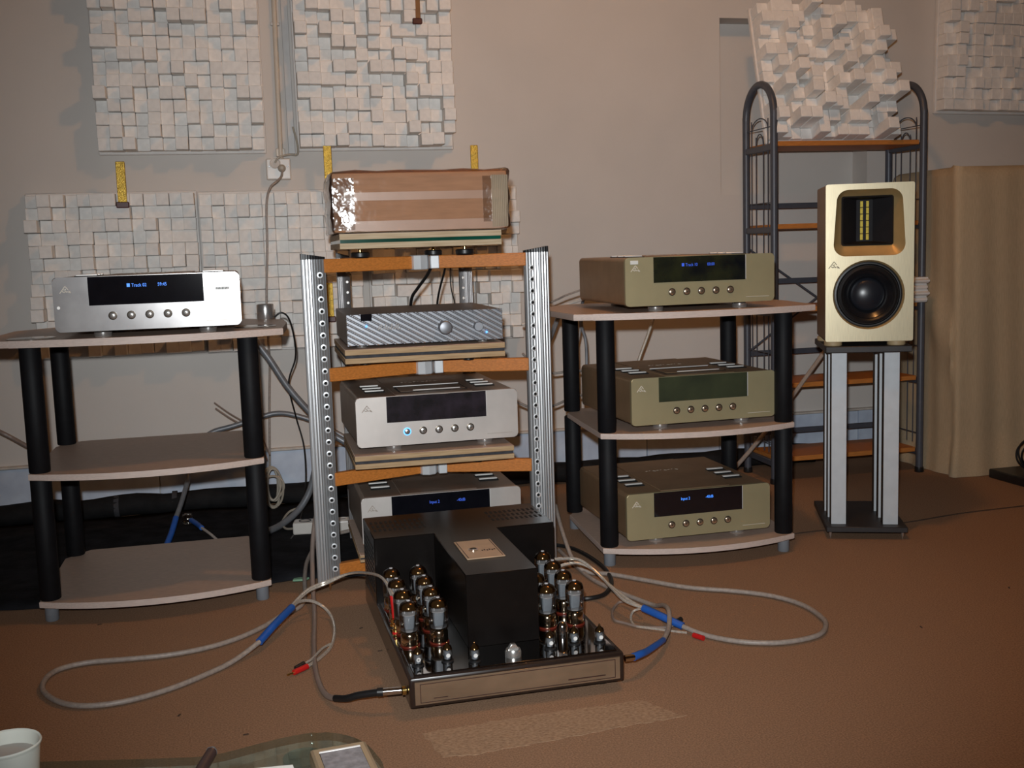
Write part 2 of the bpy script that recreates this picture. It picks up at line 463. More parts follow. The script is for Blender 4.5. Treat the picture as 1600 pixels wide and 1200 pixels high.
wb = MB()
wb.plate_holes([(X0, 0), (X1, 0), (X1, ZC), (X0, ZC)], [[(1.91, 1.16), (2.588, 1.16), (2.588, 1.88), (1.91, 1.88)]], WY, WY + 0.12)
wb.box(((X0 + X1) / 2, WY + 0.15, ZC / 2), (X1 - X0, 0.06, ZC))
wall_back = struct(wb.obj('wall_back', MT['wall']), 'off-white painted wall with a shallow blocked window niche')
tile_me = MB().box((0, 0, 0), (0.326, 0.014, 0.203), 0.0015).mesh('tile')
tile_me.materials.append(MT['tile'])
for i in range(21):
    o = mobj('tile', tile_me, None, wall_back, (-2.24 + i * 0.3295 + 0.01, WY - 0.006, 0.1035))
MB().box(((X0 + X1) / 2, WY - 0.010, 0.2115), (X1 - X0, 0.026, 0.011), 0.003).obj('tile_ledge', MT['trim'], wall_back)
struct(MB().box((X0 - 0.05, (YB + WY) / 2, ZC / 2), (0.1, WY - YB, ZC)).obj('wall_left', MT['wallfar']))
struct(MB().box((X1 + 0.05, (YB + WY) / 2, ZC / 2), (0.1, WY - YB, ZC)).obj('wall_right', MT['wallfar']))
struct(MB().box(((X0 + X1) / 2, YB - 0.05, ZC / 2), (X1 - X0, 0.1, ZC)).obj('wall_front', MT['wallfar']))
struct(MB().box(((X0 + X1) / 2, (YB + WY) / 2, ZC + 0.05), (X1 - X0, WY - YB, 0.1)).obj('ceiling', MT['ceiling']))

# black cloth on the floor along the wall, with a rumpled front edge
g = MB()
nx, ny = 46, 16
V = []
for j in range(ny + 1):
    row = []
    for i in range(nx + 1):
        u, v = i / nx, j / ny
        x = -1.7 + u * 2.0
        yf = 3.235 + 0.018 * math.sin(x * 5.1) + 0.012 * math.sin(x * 13 + 1)
        y = yf + v * (4.29 - yf)
        z = 0.006 + 0.006 * math.sin(x * 11 + y * 7) * math.sin(y * 9 - x * 3) + (0.004 if j else -0.004)
        row.append(g.bm.verts.new((x, y, max(z, 0.001))))
    V.append(row)
for j in range(ny):
    for i in range(nx):
        g.bm.faces.new((V[j][i], V[j][i + 1], V[j + 1][i + 1], V[j + 1][i]))
o = g.obj('floor_cloth', MT['blackcloth'])
tag(o, 'black cloth spread on the floor beneath the left stand', 'cloth')
md = o.modifiers.new('thickness', 'SOLIDIFY'); md.thickness = 0.002; md.offset = 1

# black foam roll lying at the foot of the wall
pts = []
for i in range(41):
    x = -1.7 + i * 0.1
    pts.append((x, 4.305 + 0.008 * math.sin(i * 1.7), 0.046 + 0.004 * math.sin(i * 2.3)))
fr = thing('foam_roll', 'long black foam roll lying along the foot of the tiled wall', 'foam roll', (-1.7, 4.305, 0))
g = MB().tube([(p[0] + 1.7, p[1] - 4.305, p[2]) for p in pts], lambda t: 0.037 + 0.005 * abs(math.sin(t * 41 * 0.9)), 12, per=2)
g.obj('roll', MT['blackfoam'], fr)
for x in (0.86, 1.12, 1.33):
    MB().tube([(x, 0.002, 0.046), (x + 0.018, 0.002, 0.046)], 0.0425, 14, smooth=False).obj('tape_band', MT['felt'], fr)

# ------------------------------------------------------------------ diffuser panels made of foam blocks
BS = 0.0455
BLOCK = {}
def block_mesh(L, wdt=1):
    key = (round(L, 4), wdt)
    if key not in BLOCK:
        me = MB().box((0, -L / 2, 0), (BS * wdt - 0.0008, L, BS - 0.0008), 0.0018).mesh('block', 30)
        me.materials.append(MT['block'])
        BLOCK[key] = me
    return BLOCK[key]

def diffuser(label, x, z, seed, lens, wts, y=WY, tilt=0.0, n=13, group='foam block diffuser panels', rz=0.0):
    rnd = random.Random(seed)
    t = thing('diffuser_panel', label, 'acoustic panel', (x, y, z), 0, group)
    t.rotation_euler = (-rad(tilt), rad(rz), 0)
    S = n * BS
    MB().box((0, -0.011, S / 2), (S + 0.012, 0.018, S + 0.020), 0.003).obj('backing_board', MT['board'], t)
    skip = set()
    for r in range(n):
        for c in range(n):
            if (r, c) in skip:
                continue
            wdt = 1
            if c < n - 1 and rnd.random() < 0.03:
                wdt = 2
                skip.add((r, c + 1))
            L = rnd.choices(lens, wts)[0]
            o = mobj('block', block_mesh(L, wdt), None, t, (-S / 2 + (c + wdt / 2) * BS + rnd.uniform(-0.0012, 0.0012), -0.0202 + rnd.uniform(-.002, 0.0), (r + 0.5) * BS + rnd.uniform(-0.001, 0.001)))
            o.rotation_euler = (rnd.uniform(-0.012, 0.012), rnd.uniform(-0.02, 0.02), rnd.uniform(-0.012, 0.012))
    return t

LW = [0.028, 0.038, 0.052, 0.066, 0.082, 0.105]
WW = [2, 3, 4, 4, 3, 2]
LC = [0.016, 0.028, 0.044, 0.06, 0.078, 0.098, 0.115]
diffuser('white block diffuser panel high on the wall, above the silver player', -0.246, 1.362, 11, LW, WW)
diffuser('white block diffuser panel high on the wall, right of the socket', 0.474, 1.368, 12, LC, [3, 3, 3, 3, 3, 3, 2])
diffuser('white block diffuser panel low on the wall, directly behind the silver player', -0.512, 0.617, 13, LW, WW)
diffuser('white block diffuser panel low on the wall, between left stand and metal rack', 0.094, 0.612, 14, LW, WW)
diffuser('white block diffuser panel low on the wall, behind the rack and carton', 0.722, 0.612, 15, LC, [2, 2, 3, 3, 3, 3, 2])
diffuser('white block diffuser panel at the far upper right of the wall', 3.20, 1.492, 16, [0.04, 0.052, 0.062, 0.074, 0.088], [2, 3, 3, 2, 1], rz=1.2)
diffuser('white diffuser panel with long uneven blocks leaning on the tall metal shelf unit', 2.235, 1.3435, 21,
         [0.016, 0.035, 0.06, 0.09, 0.125, 0.16], [3, 3, 3, 3, 3, 2], y=4.06, tilt=16, n=12)

# ------------------------------------------------------------------ small things on the wall
def strap(label, x, ztop, zbot, y, m=None, wd=0.032, tip=True):
    t = thing('hanging_strap', label, 'strap', (x, y, zbot), 0, 'straps on the diffuser panels')
    MB().box((0, 0, (ztop - zbot) / 2 + 0.012), (wd, 0.006, ztop - zbot - 0.012), 0.0015).obj('strip', m or MT['goldstrap'], t)
    if tip:
        MB().box((0, -0.002, 0.011), (wd * 1.4, 0.016, 0.022), 0.003).obj('clip', MT['darkred'], t)
    return t
strap('gold foil strap with dark red clip above the silver player', -0.466, 1.315, 1.155, 4.255)
strap('gold foil strap rising behind the left end of the wrapped carton', 0.277, 1.364, 1.17, 4.26, wd=0.03)
strap('gold foil strap rising behind the right end of the wrapped carton', 0.837, 1.359, 1.17, 4.25, wd=0.029)
strap('gold foil strap seen low beside the rack post, under the carton', 0.256, 0.852, 0.708, 4.25, wd=0.03)
strap('brown strap with dark clip on the upper panel right of the socket', 0.637, 2.05, 1.815, 4.255, MT['brownstrap'], 0.026)
t = thing('cord_end', 'thin black cord with a small clip hanging left of the upper middle panel', 'cord', (0.187, 4.33, 1.84))
MB().cyl((0, 0, 0.012), (0.012, 0, 0.3), 0.0022, n=6).obj('cord', MT['cableblack'], t)
MB().box((0, 0, 0.0), (0.012, 0.008, 0.02), 0.002).obj('clip', MT['black'], t)

t = thing('wall_conduit', 'cream pipe running down the wall to the socket', 'conduit', (0.107, WY - 0.013, 1.33))
MB().cyl((0, 0, 0), (0.016, 0, 1.4), 0.0095, n=12).obj('pipe', MT['conduit'], t)
MB().box((0.006, 0.004, 0.50), (0.034, 0.016, 0.012), 0.002).obj('clamp', MT['trunk'], t)
MB().box((0.0, 0.004, 0.025), (0.034, 0.018, 0.03), 0.002).obj('collar', MT['conduit'], t)
o = MB().box((0.0, -0.004, 0.7), (0.026, 0.010, 1.39), 0.002).obj('cable_trunking', MT['trunk'], None, (0.150, WY - 0.005, 1.345))
tag(o, 'flat grey cable trunking beside the cream pipe', 'trunking')
t = thing('wall_socket', 'white double wall socket with a plug in it', 'socket', (0.096, WY, 1.252))
MB().box((0, -0.017, 0.04), (0.092, 0.034, 0.08), 0.005, seg=2).obj('box', MT['plasticwhite'], t)
MB().lathe([(0.021, 0), (0.021, 0.004), (0.018, 0.004), (0.017, 0.001)], (-0.012, -0.034, 0.062), 20, 'y').obj('outlet', MT['trim'], t)
MB().lathe([(0.013, 0), (0.015, 0.006), (0.013, 0.024), (0.006, 0.030)], (0.012, -0.034, 0.042), 18, 'y').obj('plug', MT['beige'], t)
for sx in (-0.034, 0.034):
    MB().lathe([(0.004, 0), (0.003, 0.002)], (sx, -0.034, 0.05), 10, 'y').obj('screw', MT['chrome'], t)
def cable(label, pts, r, m, cat='cable', name='cable', n=8):
    P0 = Vector(pts[0])
    t = MB().tube([Vector(p) - P0 for p in pts], r, n).obj(name, m, None, P0)
    return tag(t, label, cat)
cable('beige mains cable hanging from the wall socket behind the left stand', [(0.108, 4.30, 1.285), (0.104, 4.29, 1.262), (0.088, 4.268, 1.243), (0.058, 4.25, 1.215), (0.042, 4.24, 1.15), (0.036, 4.235, 1.0), (0.022, 4.235, 0.80), (0.02, 4.25, 0.62), (0.021, 4.32, 0.56), (0.009, 4.33, 0.375), (-0.003, 4.33, 0.13)], 0.0045, MT['cablegrey'], name='mains_cable')
cable('thin tan lead looping from the upper socket hole', [(0.084, 4.33, 1.315), (0.10, 4.325, 1.335), (0.14, 4.33, 1.345), (0.168, 4.335, 1.345), (0.172, 4.34, 1.38), (0.158, 4.35, 1.45)], 0.004, MT['beige'], name='tan_lead')
pts = []
for i in range(70):
    a = i * 0.62
    q = i / 70
    pts.append((0.005 + (0.03 + 0.012 * math.sin(i * .37)) * math.cos(a), 4.225 - 0.02 * q + 0.012 * math.sin(i * 0.23), 0.095 + (0.062 + 0.02 * math.sin(i * .21)) * math.sin(a)))
cable('beige cable coiled up against the black roll', pts, 0.0042, MT['beige'], name='cable_coil', n=6)

# ------------------------------------------------------------------ the two three-shelf stands
def shelf_poly(hw, front_c, front_e, back, rear_cut, bulge=0.0):
    P = []
    n = 14
    for i in range(n + 1):
        u = -1 + 2 * i / n
        P.append((u * hw, front_e + (front_c - front_e) * (1 - u * u)))
    P += [(hw + bulge, back * 0.45), (hw + bulge * 0.8, back - rear_cut * 1.2), (hw - rear_cut * 0.9, back)]
    P += [(-hw + rear_cut * 0.9, back), (-hw - bulge * 0.8, back - rear_cut * 1.2), (-hw - bulge, back * 0.45)]
    return P
def shelf_part(name, poly, z0, z1, parent):
    # laminate board with a separately coloured edge band
    o = MB().prism(poly, z0, z1, bev=0.0025).obj(name, MT['shelfwood'], parent)
    me = o.data
    me.materials.append(MT['shelfedge'])
    for p in me.polygons:
        if abs(p.normal.z) < 0.5:
            p.material_index = 1
    return o
def stand(label, x, y, rz):
    t = thing('audio_stand', label, 'stand', (x, y, 0), rz, 'three-shelf stands')
    low = shelf_poly(0.306, -0.078, -0.008, 0.52, 0.07)
    top = shelf_poly(0.378, -0.075, 0.0, 0.57, 0.12, 0.02)
    shelf_part('bottom_shelf', low, 0.043, 0.060, t)
    shelf_part('middle_shelf', low, 0.393, 0.410, t)
    shelf_part('top_shelf', top, 0.748, 0.767, t)
    for px, py in ((-0.28, 0.015), (0.28, 0.015), (-0.28, 0.475), (0.28, 0.475)):
        MB().lathe([(0.016, 0.0), (0.018, 0.003), (0.018, 0.043)], (px, py, 0), 16).obj('foot', MT['greyfoot'], t)
        for z0, z1 in ((0.060, 0.393), (0.410, 0.748)):
            MB().lathe([(0.0255, z0), (0.0275, z0 + 0.003), (0.0275, z1 - 0.003), (0.0255, z1)], (px, py, 0), 20).obj('pole', MT['polefoam'], t)
    return t
stand('low three-shelf stand with black poles below the silver player', -0.322, 3.10, 0.6)
rs = stand('low three-shelf stand with black poles carrying three gold units', 1.268, 3.085, -2.9)

# ------------------------------------------------------------------ the hi-fi units that share one case style
def emblem(s, parent, m, x, y, z, r=0.0011):
    g = MB()
    def st(a, b):
        g.bar((x + a[0] * s, y, z + a[1] * s), (x + b[0] * s, y, z + b[1] * s), 0.0012, r * 2)
    st((-1.0, -0.55), (0, 0.75)); st((0, 0.75), (0.5, 0.1)); st((0.55, -0.1), (1.0, -0.5)); st((1.0, -0.5), (0.5, -0.35))
    st((-0.3, 0.1), (0.1, 0.1)); st((-0.55, -0.15), (-0.2, -0.4)); st((-0.2, -0.4), (0.05, -0.1)); st((0.05, -0.1), (0.2, -0.4)); st((0.2, -0.4), (0.4, -0.2)); st((0.1, 0.1), (0.05, 0.3))
    return g.obj('emblem', m, parent)

UW, UH, UF = 0.47, 0.142, 0.018
def unit(label, loc, rz, kind, screen='screen', cat='player', text=None, lid=True, depth=0.47, lit=None, tm='bluetext', group=None):
    t = thing('hifi_unit', label, cat, loc, rz, group or 'hi-fi units with display windows and five buttons')
    front, side, btn, emb = ((MT['gold'], MT['goldshaded'], MT['btngold'], MT['emblem']) if kind == 'gold' else (MT['silver'], MT['silvershaded'], MT['btnsilver'], MT['emblemgrey']))
    if kind == 'smudged':
        front, emb = MT['silverdull'], MT['emblem']
    hw = UW / 2
    z0, z1 = UF, UF + UH
    # cover
    MB().prism(rrect(-hw + 0.002, hw - 0.002, z0 + 0.002, z1 - 0.001, 0.012), 0.012, depth, 'y', 0.002).obj('cover', side, t)
    # front plate
    MB().prism(rrect(-hw, hw, z0, z1, 0.011), 0.0, 0.0125, 'y', 0.0018).obj('front_panel', front, t)
    # display window, from the upper edge down
    dx0, dx1 = -hw + 0.185 * UW, -hw + 0.80 * UW
    dz0 = z1 - 0.53 * UH
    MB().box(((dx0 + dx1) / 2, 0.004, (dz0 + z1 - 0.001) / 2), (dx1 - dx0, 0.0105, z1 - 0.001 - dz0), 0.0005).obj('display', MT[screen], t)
    MB().box((dx1 + 0.001, -0.0005, (dz0 + z1) / 2), (0.0016, 0.003, z1 - dz0 - 0.003)).obj('display_edge', MT['inset'], t)
    if text:
        for s, xx in text:
            o = mobj('display_text', text_mesh(s, 0.0125), MT[tm], t, (dx0 + xx * (dx1 - dx0), -0.0012, dz0 + 0.60 * (z1 - dz0)))
    # buttons
    for k in range(5):
        bx = -hw + (0.305 + 0.098 * k) * UW
        bz = z0 + 0.27 * UH
        b = MB().lathe([(0.0112, 0), (0.0112, 0.0015), (0.0092, 0.002), (0.0088, 0.0005)], (bx, 0.0, bz), 20, 'y').obj('button', MT['bluelight'] if lit == k else MT['btnring'], t)
        MB().lathe([(0.0084, 0), (0.0084, 0.003), (0.0066, 0.0042)], (bx, 0.0, bz), 20, 'y').obj('button_cap', btn, b)
        MB().box((bx, -0.0044, bz), (0.0035, 0.0006, 0.0035)).obj('button_mark', MT['btnring'], b)
    emblem(0.014, t, emb, -hw + 0.067 * UW, -0.0004, z0 + 0.765 * UH)
    MB().box((hw - 0.055, -0.0004, z0 + 0.105 * UH), (0.075, 0.0006, 0.0012)).obj('lettering_line', emb, t)
    # feet
    for fx in (-0.125, 0.145):
        for fy in (0.05, depth - 0.07):
            MB().lathe([(0.021, 0), (0.023, 0.003), (0.023, 0.012), (0.015, 0.015), (0.015, z0 + 0.003)], (fx, fy, 0), 20).obj('foot', MT['footmetal'], t)
    # top: raised centre band, bright bars, and a sliding lid on some
    MB().box((-0.006, 0.012 + (depth - 0.012) / 2, z1), (0.225, depth - 0.02, 0.003), 0.001).obj('top_band', side, t)
    for sx in (-0.165, 0.165):
        for k in range(3):
            p = MB().box((sx, 0.11 + 0.062 * k + 0.012, z1 - 0.0002), (0.058, 0.030, 0.0032)).obj('vent', MT['hole'], t)
            MB().box((sx, 0.11 + 0.062 * k + 0.020, z1 + 0.0025), (0.056, 0.012, 0.005), 0.0012).obj('vent_bar', MT['inset'], p)
    if lid:
        MB().box((0.0, 0.125, z1 + 0.0012), (0.20, 0.135, 0.0034)).obj('lid_recess', MT['hole'], t)
        ld_ = MB().box((0.0, 0.112, z1 + 0.002), (0.192, 0.10, 0.005), 0.0015).obj('lid', side, t)
        MB().box((0.0, 0.190, z1 + 0.003), (0.2, 0.004, 0.005), 0.001).obj('lid_edge', MT['inset'], ld_)
        MB().box((0.01, 0.066, z1 + 0.0055), (0.14, 0.004, 0.003), 0.001).obj('lid_handle', MT['inset'], ld_)
    g = MB()
    for k in range(9):
        g.bar((-0.06 + 0.013 * k, 0.30, z1 + 0.0018), (-0.053 + 0.013 * k, 0.30 + 0.01 * math.sin(k * 2.1), z1 + 0.0018), 0.0016, 0.0008)
    g.obj('script_logo', emb, t)
    return t

cdp = unit('silver player with blue track display on the left stand', (-0.287, 3.045, 0.767), 0.8, 'smudged', 'screen', text=[('\u25A0 Track 02', 0.33), ('59:45', 0.60)], lid=False, depth=0.42, group='hi-fi units with display windows and five buttons')
st_ = MB().box((0.19, -0.001, UF + UH * 0.70), (0.038, 0.0008, 0.0075)).obj('sticker', MT['sticker'], cdp)
g = MB()
for k in range(7):
    g.bar((0.176 + 0.0044 * k, -0.0016, UF + UH * 0.70 - 0.003), (0.176 + 0.0044 * k + (0.002 if k % 2 else -0.001), -0.0016, UF + UH * 0.70 + 0.003), 0.0006, 0.0018)
g.obj('sticker_print', MT['barcode'], st_)
MB().lathe([(0.0045, 0), (0.004, 0.0015)], (-0.223, 0, UF + 0.45 * UH), 14, 'y').obj('screw', MT['inset'], cdp)

gu = unit('gold unit on the top shelf of the right stand, track number in its display', (1.270, 3.055, 0.767), 0.2, 'gold', 'screen_reflect_olive', text=[('\u25A0 Track 10', 0.30), ('00:00', 0.58)], lid=False, tm='bluedim')
unit('gold player with blank display and painted-in green reflection on the middle shelf of the right stand', (1.290, 3.085, 0.410), 2.0, 'gold', 'screen_reflect_green', lid=True)
unit('gold unit on the bottom shelf of the right stand, input number in its display', (1.270, 3.085, 0.060), 1.2, 'gold', 'screen', cat='preamplifier', text=[('Input 2', 0.30), ('-40dB', 0.58)], lid=False)
MB().box((-0.207, -0.0006, UF + UH * 0.90), (0.024, 0.0012, 0.011), 0.0003).obj('label_sticker', MT['paper'], gu)

# ------------------------------------------------------------------ the aluminium rack in the middle
rack = thing('equipment_rack', 'tall rack with ribbed aluminium posts and orange wooden arms', 'rack', (0.468, 3.13, 0))
def post_mesh(mirror):
    # ribbed, gently curved front face, flat back
    n = 9
    wd = 0.068
    prof = []
    def base(u):
        return -0.030 * math.cos((u - 0.15) * 1.45) + 0.012
    for i in range(n):
        for q, d in ((0.0, 0.0), (0.38, -0.0006), (0.74, 0.0), (0.80, 0.006), (0.95, 0.006)):
            u = (i + q) / n
            prof.append((-wd / 2 + u * wd, base(u) + d))
    prof.append((wd / 2, base(1.0)))
    prof += [(wd / 2, 0.016), (-wd / 2, 0.016)]
    if mirror:
        prof = [(-x, y) for x, y in reversed(prof)]
    return prof
def add_post(x, y, mirror, small=False):
    k = 0.62 if small else 1.0
    prof = [(px * k, py * k) for px, py in post_mesh(mirror)]
    zt = 0.952
    p = MB().prism([(x + a, y + b) for a, b in prof], 0.030, zt).obj('post', MT['alu'] if not small else MT['aludark'], rack, ang=25)
    # wedge cap, higher on the outer side
    sgn = 1 if mirror else -1
    lo = [(x + a, y + b, zt) for a, b in prof]
    hi = [(x + a, y + b, zt + 0.006 + 0.011 * max(0, (a * sgn + 0.034 * k) / (0.068 * k))) for a, b in prof]
    MB().rings([lo, hi]).obj('end_cap', MT['black'], p)
    # eyelets
    ex = x - sgn * 0.017 * k
    if not small:
        ga, gb = MB(), MB()
        for i in range(26):
            z = 0.068 + i * 0.0336
            ga.lathe([(0.0084, 0), (0.0084, 0.003), (0.0048, 0.0035), (0.0045, 0.001)], (ex, y - 0.0145, z), 12, 'y')
            gb.lathe([(0.0047, 0), (0.0045, 0.0018)], (ex, y - 0.0145, z), 10, 'y')
        ga.obj('eyelet_row', MT['hubalu'], p)['kind'] = 'stuff'
        gb.obj('eyelet_holes', MT['hole'], p)['kind'] = 'stuff'
    else:
        ga = MB()
        for i in range(26):
            ga.lathe([(0.005, 0), (0.004, 0.002)], (ex, y - 0.010, 0.068 + i * 0.0336), 8, 'y')
        ga.obj('eyelet_row', MT['inset'], p)['kind'] = 'stuff'
    MB().lathe([(0.001, 0.0), (0.004, 0.010), (0.004, 0.022), (0.012, 0.023), (0.012, 0.031)], (x, y, 0), 12).obj('spike', MT['tubebase'], p)
    return p
FP = [(-0.320, 0.0, False), (0.320, 0.0, True)]
RP = [(-0.203, 0.47, False), (0.197, 0.47, True)]
for a in FP: add_post(*a)
for a in RP: add_post(*a, small=True)
HUB = (0.0, 0.095)
for zt in (0.952, 0.645, 0.344, 0.078):
    zc = zt - 0.019
    for px, py, _ in FP:
        MB().bar((px + (0.028 if px < 0 else -0.028), py + 0.006, zc), (HUB[0] + (-0.025 if px < 0 else 0.025), HUB[1], zc), 0.022, 0.038, 0.002).obj('arm', MT['orangewood'], rack)
    for px, py, _ in RP:
        MB().bar((px, py - 0.014, zc), (HUB[0] + (-0.02 if px < 0 else 0.02), HUB[1] + 0.02, zc), 0.022, 0.038, 0.002).obj('arm', MT['orangewood'], rack)
    MB().bar((RP[0][0], 0.478, zc), (RP[1][0], 0.478, zc), 0.02, 0.03, 0.002).obj('back_bar', MT['orangewood'], rack)
    h = MB().lathe([(0.026, -0.021), (0.028, -0.019), (0.028, 0.019), (0.026, 0.021)], (HUB[0] - 0.008, HUB[1] - 0.004, zc), 8).obj('hub', MT['hubalu'], rack, ang=20)
    MB().box((HUB[0] + 0.033, HUB[1] - 0.020, zc), (0.026, 0.026, 0.038), 0.002).obj('hub_block', MT['hubalu'], h)

def platform(label, x0, x1, yf, yb, z0, z1, mid, footz, edge='ply', feet='pad'):
    t = thing('sandwich_platform', label, 'platform', ((x0 + x1) / 2, yf, footz), 0, 'layered platforms on the rack')
    W, D, H = x1 - x0, yb - yf, z1 - z0
    b = z0 - footz
    MB().box((0, D / 2, b + H * 0.19), (W, D, H * 0.38), 0.001).obj('lower_board', MT[edge], t)
    MB().box((0, D / 2 + 0.001, b + H * 0.49), (W - 0.004, D - 0.004, H * 0.22)).obj('middle_layer', MT[mid], t)
    up = MB().box((0, D / 2, b + H * 0.80), (W, D, H * 0.40), 0.001).obj('upper_board', MT[edge], t)
    me = up.data
    me.materials.append(MT['shelfwood'])
    for p in me.polygons:
        if p.normal.z > 0.5:
            p.material_index = 1
    spots = [(-W * 0.36, 0.10), (W * 0.30, 0.09), (W * 0.16, D - 0.12)]
    for fx, fy in spots:
        if feet == 'disc':
            f = MB().lathe([(0.024, 0), (0.027, 0.003), (0.027, 0.013), (0.022, 0.016)], (fx, fy, 0), 20).obj('foot', MT['black'], t)
            MB().cyl((fx, fy, 0.016), (fx, fy, b + 0.001), 0.006, n=12).obj('foot_stem', MT['goldmetal'], f)
        else:
            MB().lathe([(0.015, 0), (0.017, 0.002), (0.017, b)], (fx, fy, 0), 14).obj('foot', MT['black'], t)
    return t
platform('plywood platform with green glass layer on black feet under the carton', 0.219, 0.671, 3.05, 3.44, 0.977, 1.019, 'greenglass', 0.952, 'plypale', 'disc')
platform('plywood platform with dark middle layer under the grey ribbed amplifier', 0.220, 0.676, 3.075, 3.52, 0.659, 0.699, 'felt', 0.645)
platform('plywood platform with dark middle layer under the silver player in the rack', 0.232, 0.690, 3.06, 3.48, 0.362, 0.400, 'felt', 0.344)
platform('plywood platform lowest in the rack, behind the tube amplifier', 0.235, 0.690, 3.09, 3.53, 0.086, 0.108, 'felt', 0.078)
unit('silver player with dark smudged display and blue lit button in the rack', (0.478, 3.095, 0.400), 1.6, 'silver', 'screendirty', lit=0, depth=0.46, lid=True)
unit('silver unit at the bottom of the rack, half hidden by the tube amplifier', (0.482, 3.11, 0.108), 0.6, 'silver', 'screen', cat='preamplifier', text=[('Input 2', 0.38), ('-40dB', 0.66)], lid=False, depth=0.46, tm='bluedim')

# grey amplifier with a diagonally ribbed front
t = thing('ribbed_amplifier', 'dark grey amplifier with diagonally ribbed front and two round knobs', 'amplifier', (0.453, 3.095, 0.699))
MB().box((0, 0.225, 0.052), (0.444, 0.43, 0.086), 0.002).obj('cover', MT['ribside'], t)
g = MB()
nx, nz = 150, 28
V = []
hw, h0, h1 = 0.223, 0.008, 0.096
for j in range(nz + 1):
    row = []
    for i in range(nx + 1):
        x = -hw + 2 * hw * i / nx
        z = h0 + (h1 - h0) * j / nz
        ph = (x * 1.0 + z * 1.75) / 0.0262
        row.append(g.bm.verts.new((x, 0.006 - 0.0043 * (0.5 + 0.5 * math.sin(2 * math.pi * ph)), z)))
    V.append(row)
for j in range(nz):
    for i in range(nx):
        g.bm.faces.new((V[j][i], V[j][i + 1], V[j + 1][i + 1], V[j + 1][i]))
g.obj('ribbed_front', MT['ribgrey'], t)
MB().box((0, 0.008, 0.052), (0.4455, 0.008, 0.0875), 0.001).obj('front_frame', MT['ribgrey'], t)
MB().lathe([(0.020, 0), (0.020, 0.014), (0.018, 0.018), (0.016, 0.019)], (0.054, 0.002, 0.049), 28, 'y').obj('volume_knob', MT['ribgrey'], t)
MB().lathe([(0.0135, 0), (0.0135, 0.012), (0.012, 0.016)], (0.150, 0.002, 0.048), 24, 'y').obj('selector_knob', MT['ribgrey'], t)
MB().lathe([(0.003, 0), (0.0025, 0.002)], (0.175, 0.0, 0.030), 10, 'y').obj('led', MT['bluelight'], t)
MB().lathe([(0.003, 0), (0.0025, 0.002)], (-0.168, 0.0, 0.062), 10, 'y').obj('led', MT['bluelight'], t)
MB().box((-0.168, -0.001, 0.087), (0.031, 0.004, 0.019), 0.0005).obj('sensor_window', MT['screen'], t)
g = MB()
for k in range(11):
    g.bar((-0.135 + 0.006 * k, -0.0012, 0.050), (-0.132 + 0.006 * k, -0.0012, 0.062 + 0.006 * math.sin(k * 2.4)), 0.003, 0.0022)
g.obj('relief_lettering', MT['ribside'], t)
for fx in (-0.18, 0.17):
    for fy in (0.04, 0.38):
        MB().lathe([(0.014, 0), (0.015, 0.002), (0.013, 0.009)], (fx, fy, 0), 14).obj('foot', MT['footmetal'], t)

# carton wrapped in stretch film
t = thing('wrapped_carton', 'brown cardboard carton wrapped in shiny clear film on the rack', 'carton', (0.446, 3.035, 1.019), -1.0)
b = MB().box((0, 0.19, 0.082), (0.482, 0.38, 0.160), 0.006, seg=2).obj('carton_body', MT['carton'], t)
for zc, h in ((0.098, 0.022), (0.018, 0.028)):
    MB().box((0.01, -0.001, zc), (0.44, 0.0012, h)).obj('tape_strip', MT['cartonpale'], b)
g = MB()
for k in range(9):
    g.cyl((0.198 + 0.0052 * k, 0.0, 0.008), (0.199 + 0.0052 * k, 0.0, 0.150), 0.003, n=8)
g.obj('corrugated_corner', MT['foamwrap'], b)
MB().box((-0.213, -0.0085, 0.078), (0.058, 0.0016, 0.138)).obj('film_overlap', MT['wrapcrumple'], b)
MB().box((0.182, -0.0085, 0.085), (0.024, 0.0016, 0.125)).obj('film_overlap', MT['wrapcrumple'], b)
g = MB()
rnd = random.Random(3)
g.box((0, 0.19, 0.084), (0.494, 0.394, 0.168), 0.010, seg=2)
bmesh.ops.subdivide_edges(g.bm, edges=g.bm.edges[:], cuts=7, use_grid_fill=True)
for v in g.bm.verts:
    v.co += Vector((0.003 * math.sin(v.co.z * 90 + v.co.y * 31), -0.0028 * math.sin(v.co.x * 140 + v.co.z * 60) * math.sin(v.co.z * 77), 0.0025 * math.sin(v.co.x * 60 + v.co.y * 20)))
    if v.co.z < 0.001:
        v.co.z = 0.001
g.obj('stretch_film', MT['wrap'], t, ang=60)

# ------------------------------------------------------------------ tube amplifier on the floor
A = thing('tube_amplifier', 'black tube amplifier with rows of glass tubes on the carpet', 'amplifier', (0.492, 2.20, 0), 1.6)
CW, CD_, ZD = 0.475, 0.75, 0.085
MB().box((0, CD_ / 2, 0.050), (CW, CD_, 0.066), 0.006, seg=2).obj('chassis', MT['ampwood'], A)
MB().box((0, CD_ / 2 - 0.002, ZD - 0.0015), (CW - 0.026, CD_ - 0.030, 0.005), 0.001).obj('deck', MT['ampmirror'], A)
fp = MB().box((0, -0.001, 0.050), (CW - 0.022, 0.004, 0.050), 0.001).obj('front_plate', MT['ampfront'], A)
for zz in (0.030, 0.070):
    MB().box((0, -0.0034, zz), (CW - 0.045, 0.0008, 0.0013)).obj('border_line', MT['line'], fp)
for xx in (-0.2145, 0.2145):
    MB().box((xx, -0.0034, 0.050), (0.0013, 0.0008, 0.041)).obj('border_line', MT['line'], fp)
MB().box((0.15, -0.0034, 0.038), (0.085, 0.0006, 0.0022)).obj('lettering_line', MT['line'], fp)
MB().box((-0.172, -0.0034, 0.037), (0.030, 0.0006, 0.0016)).obj('lettering_line', MT['line'], fp)
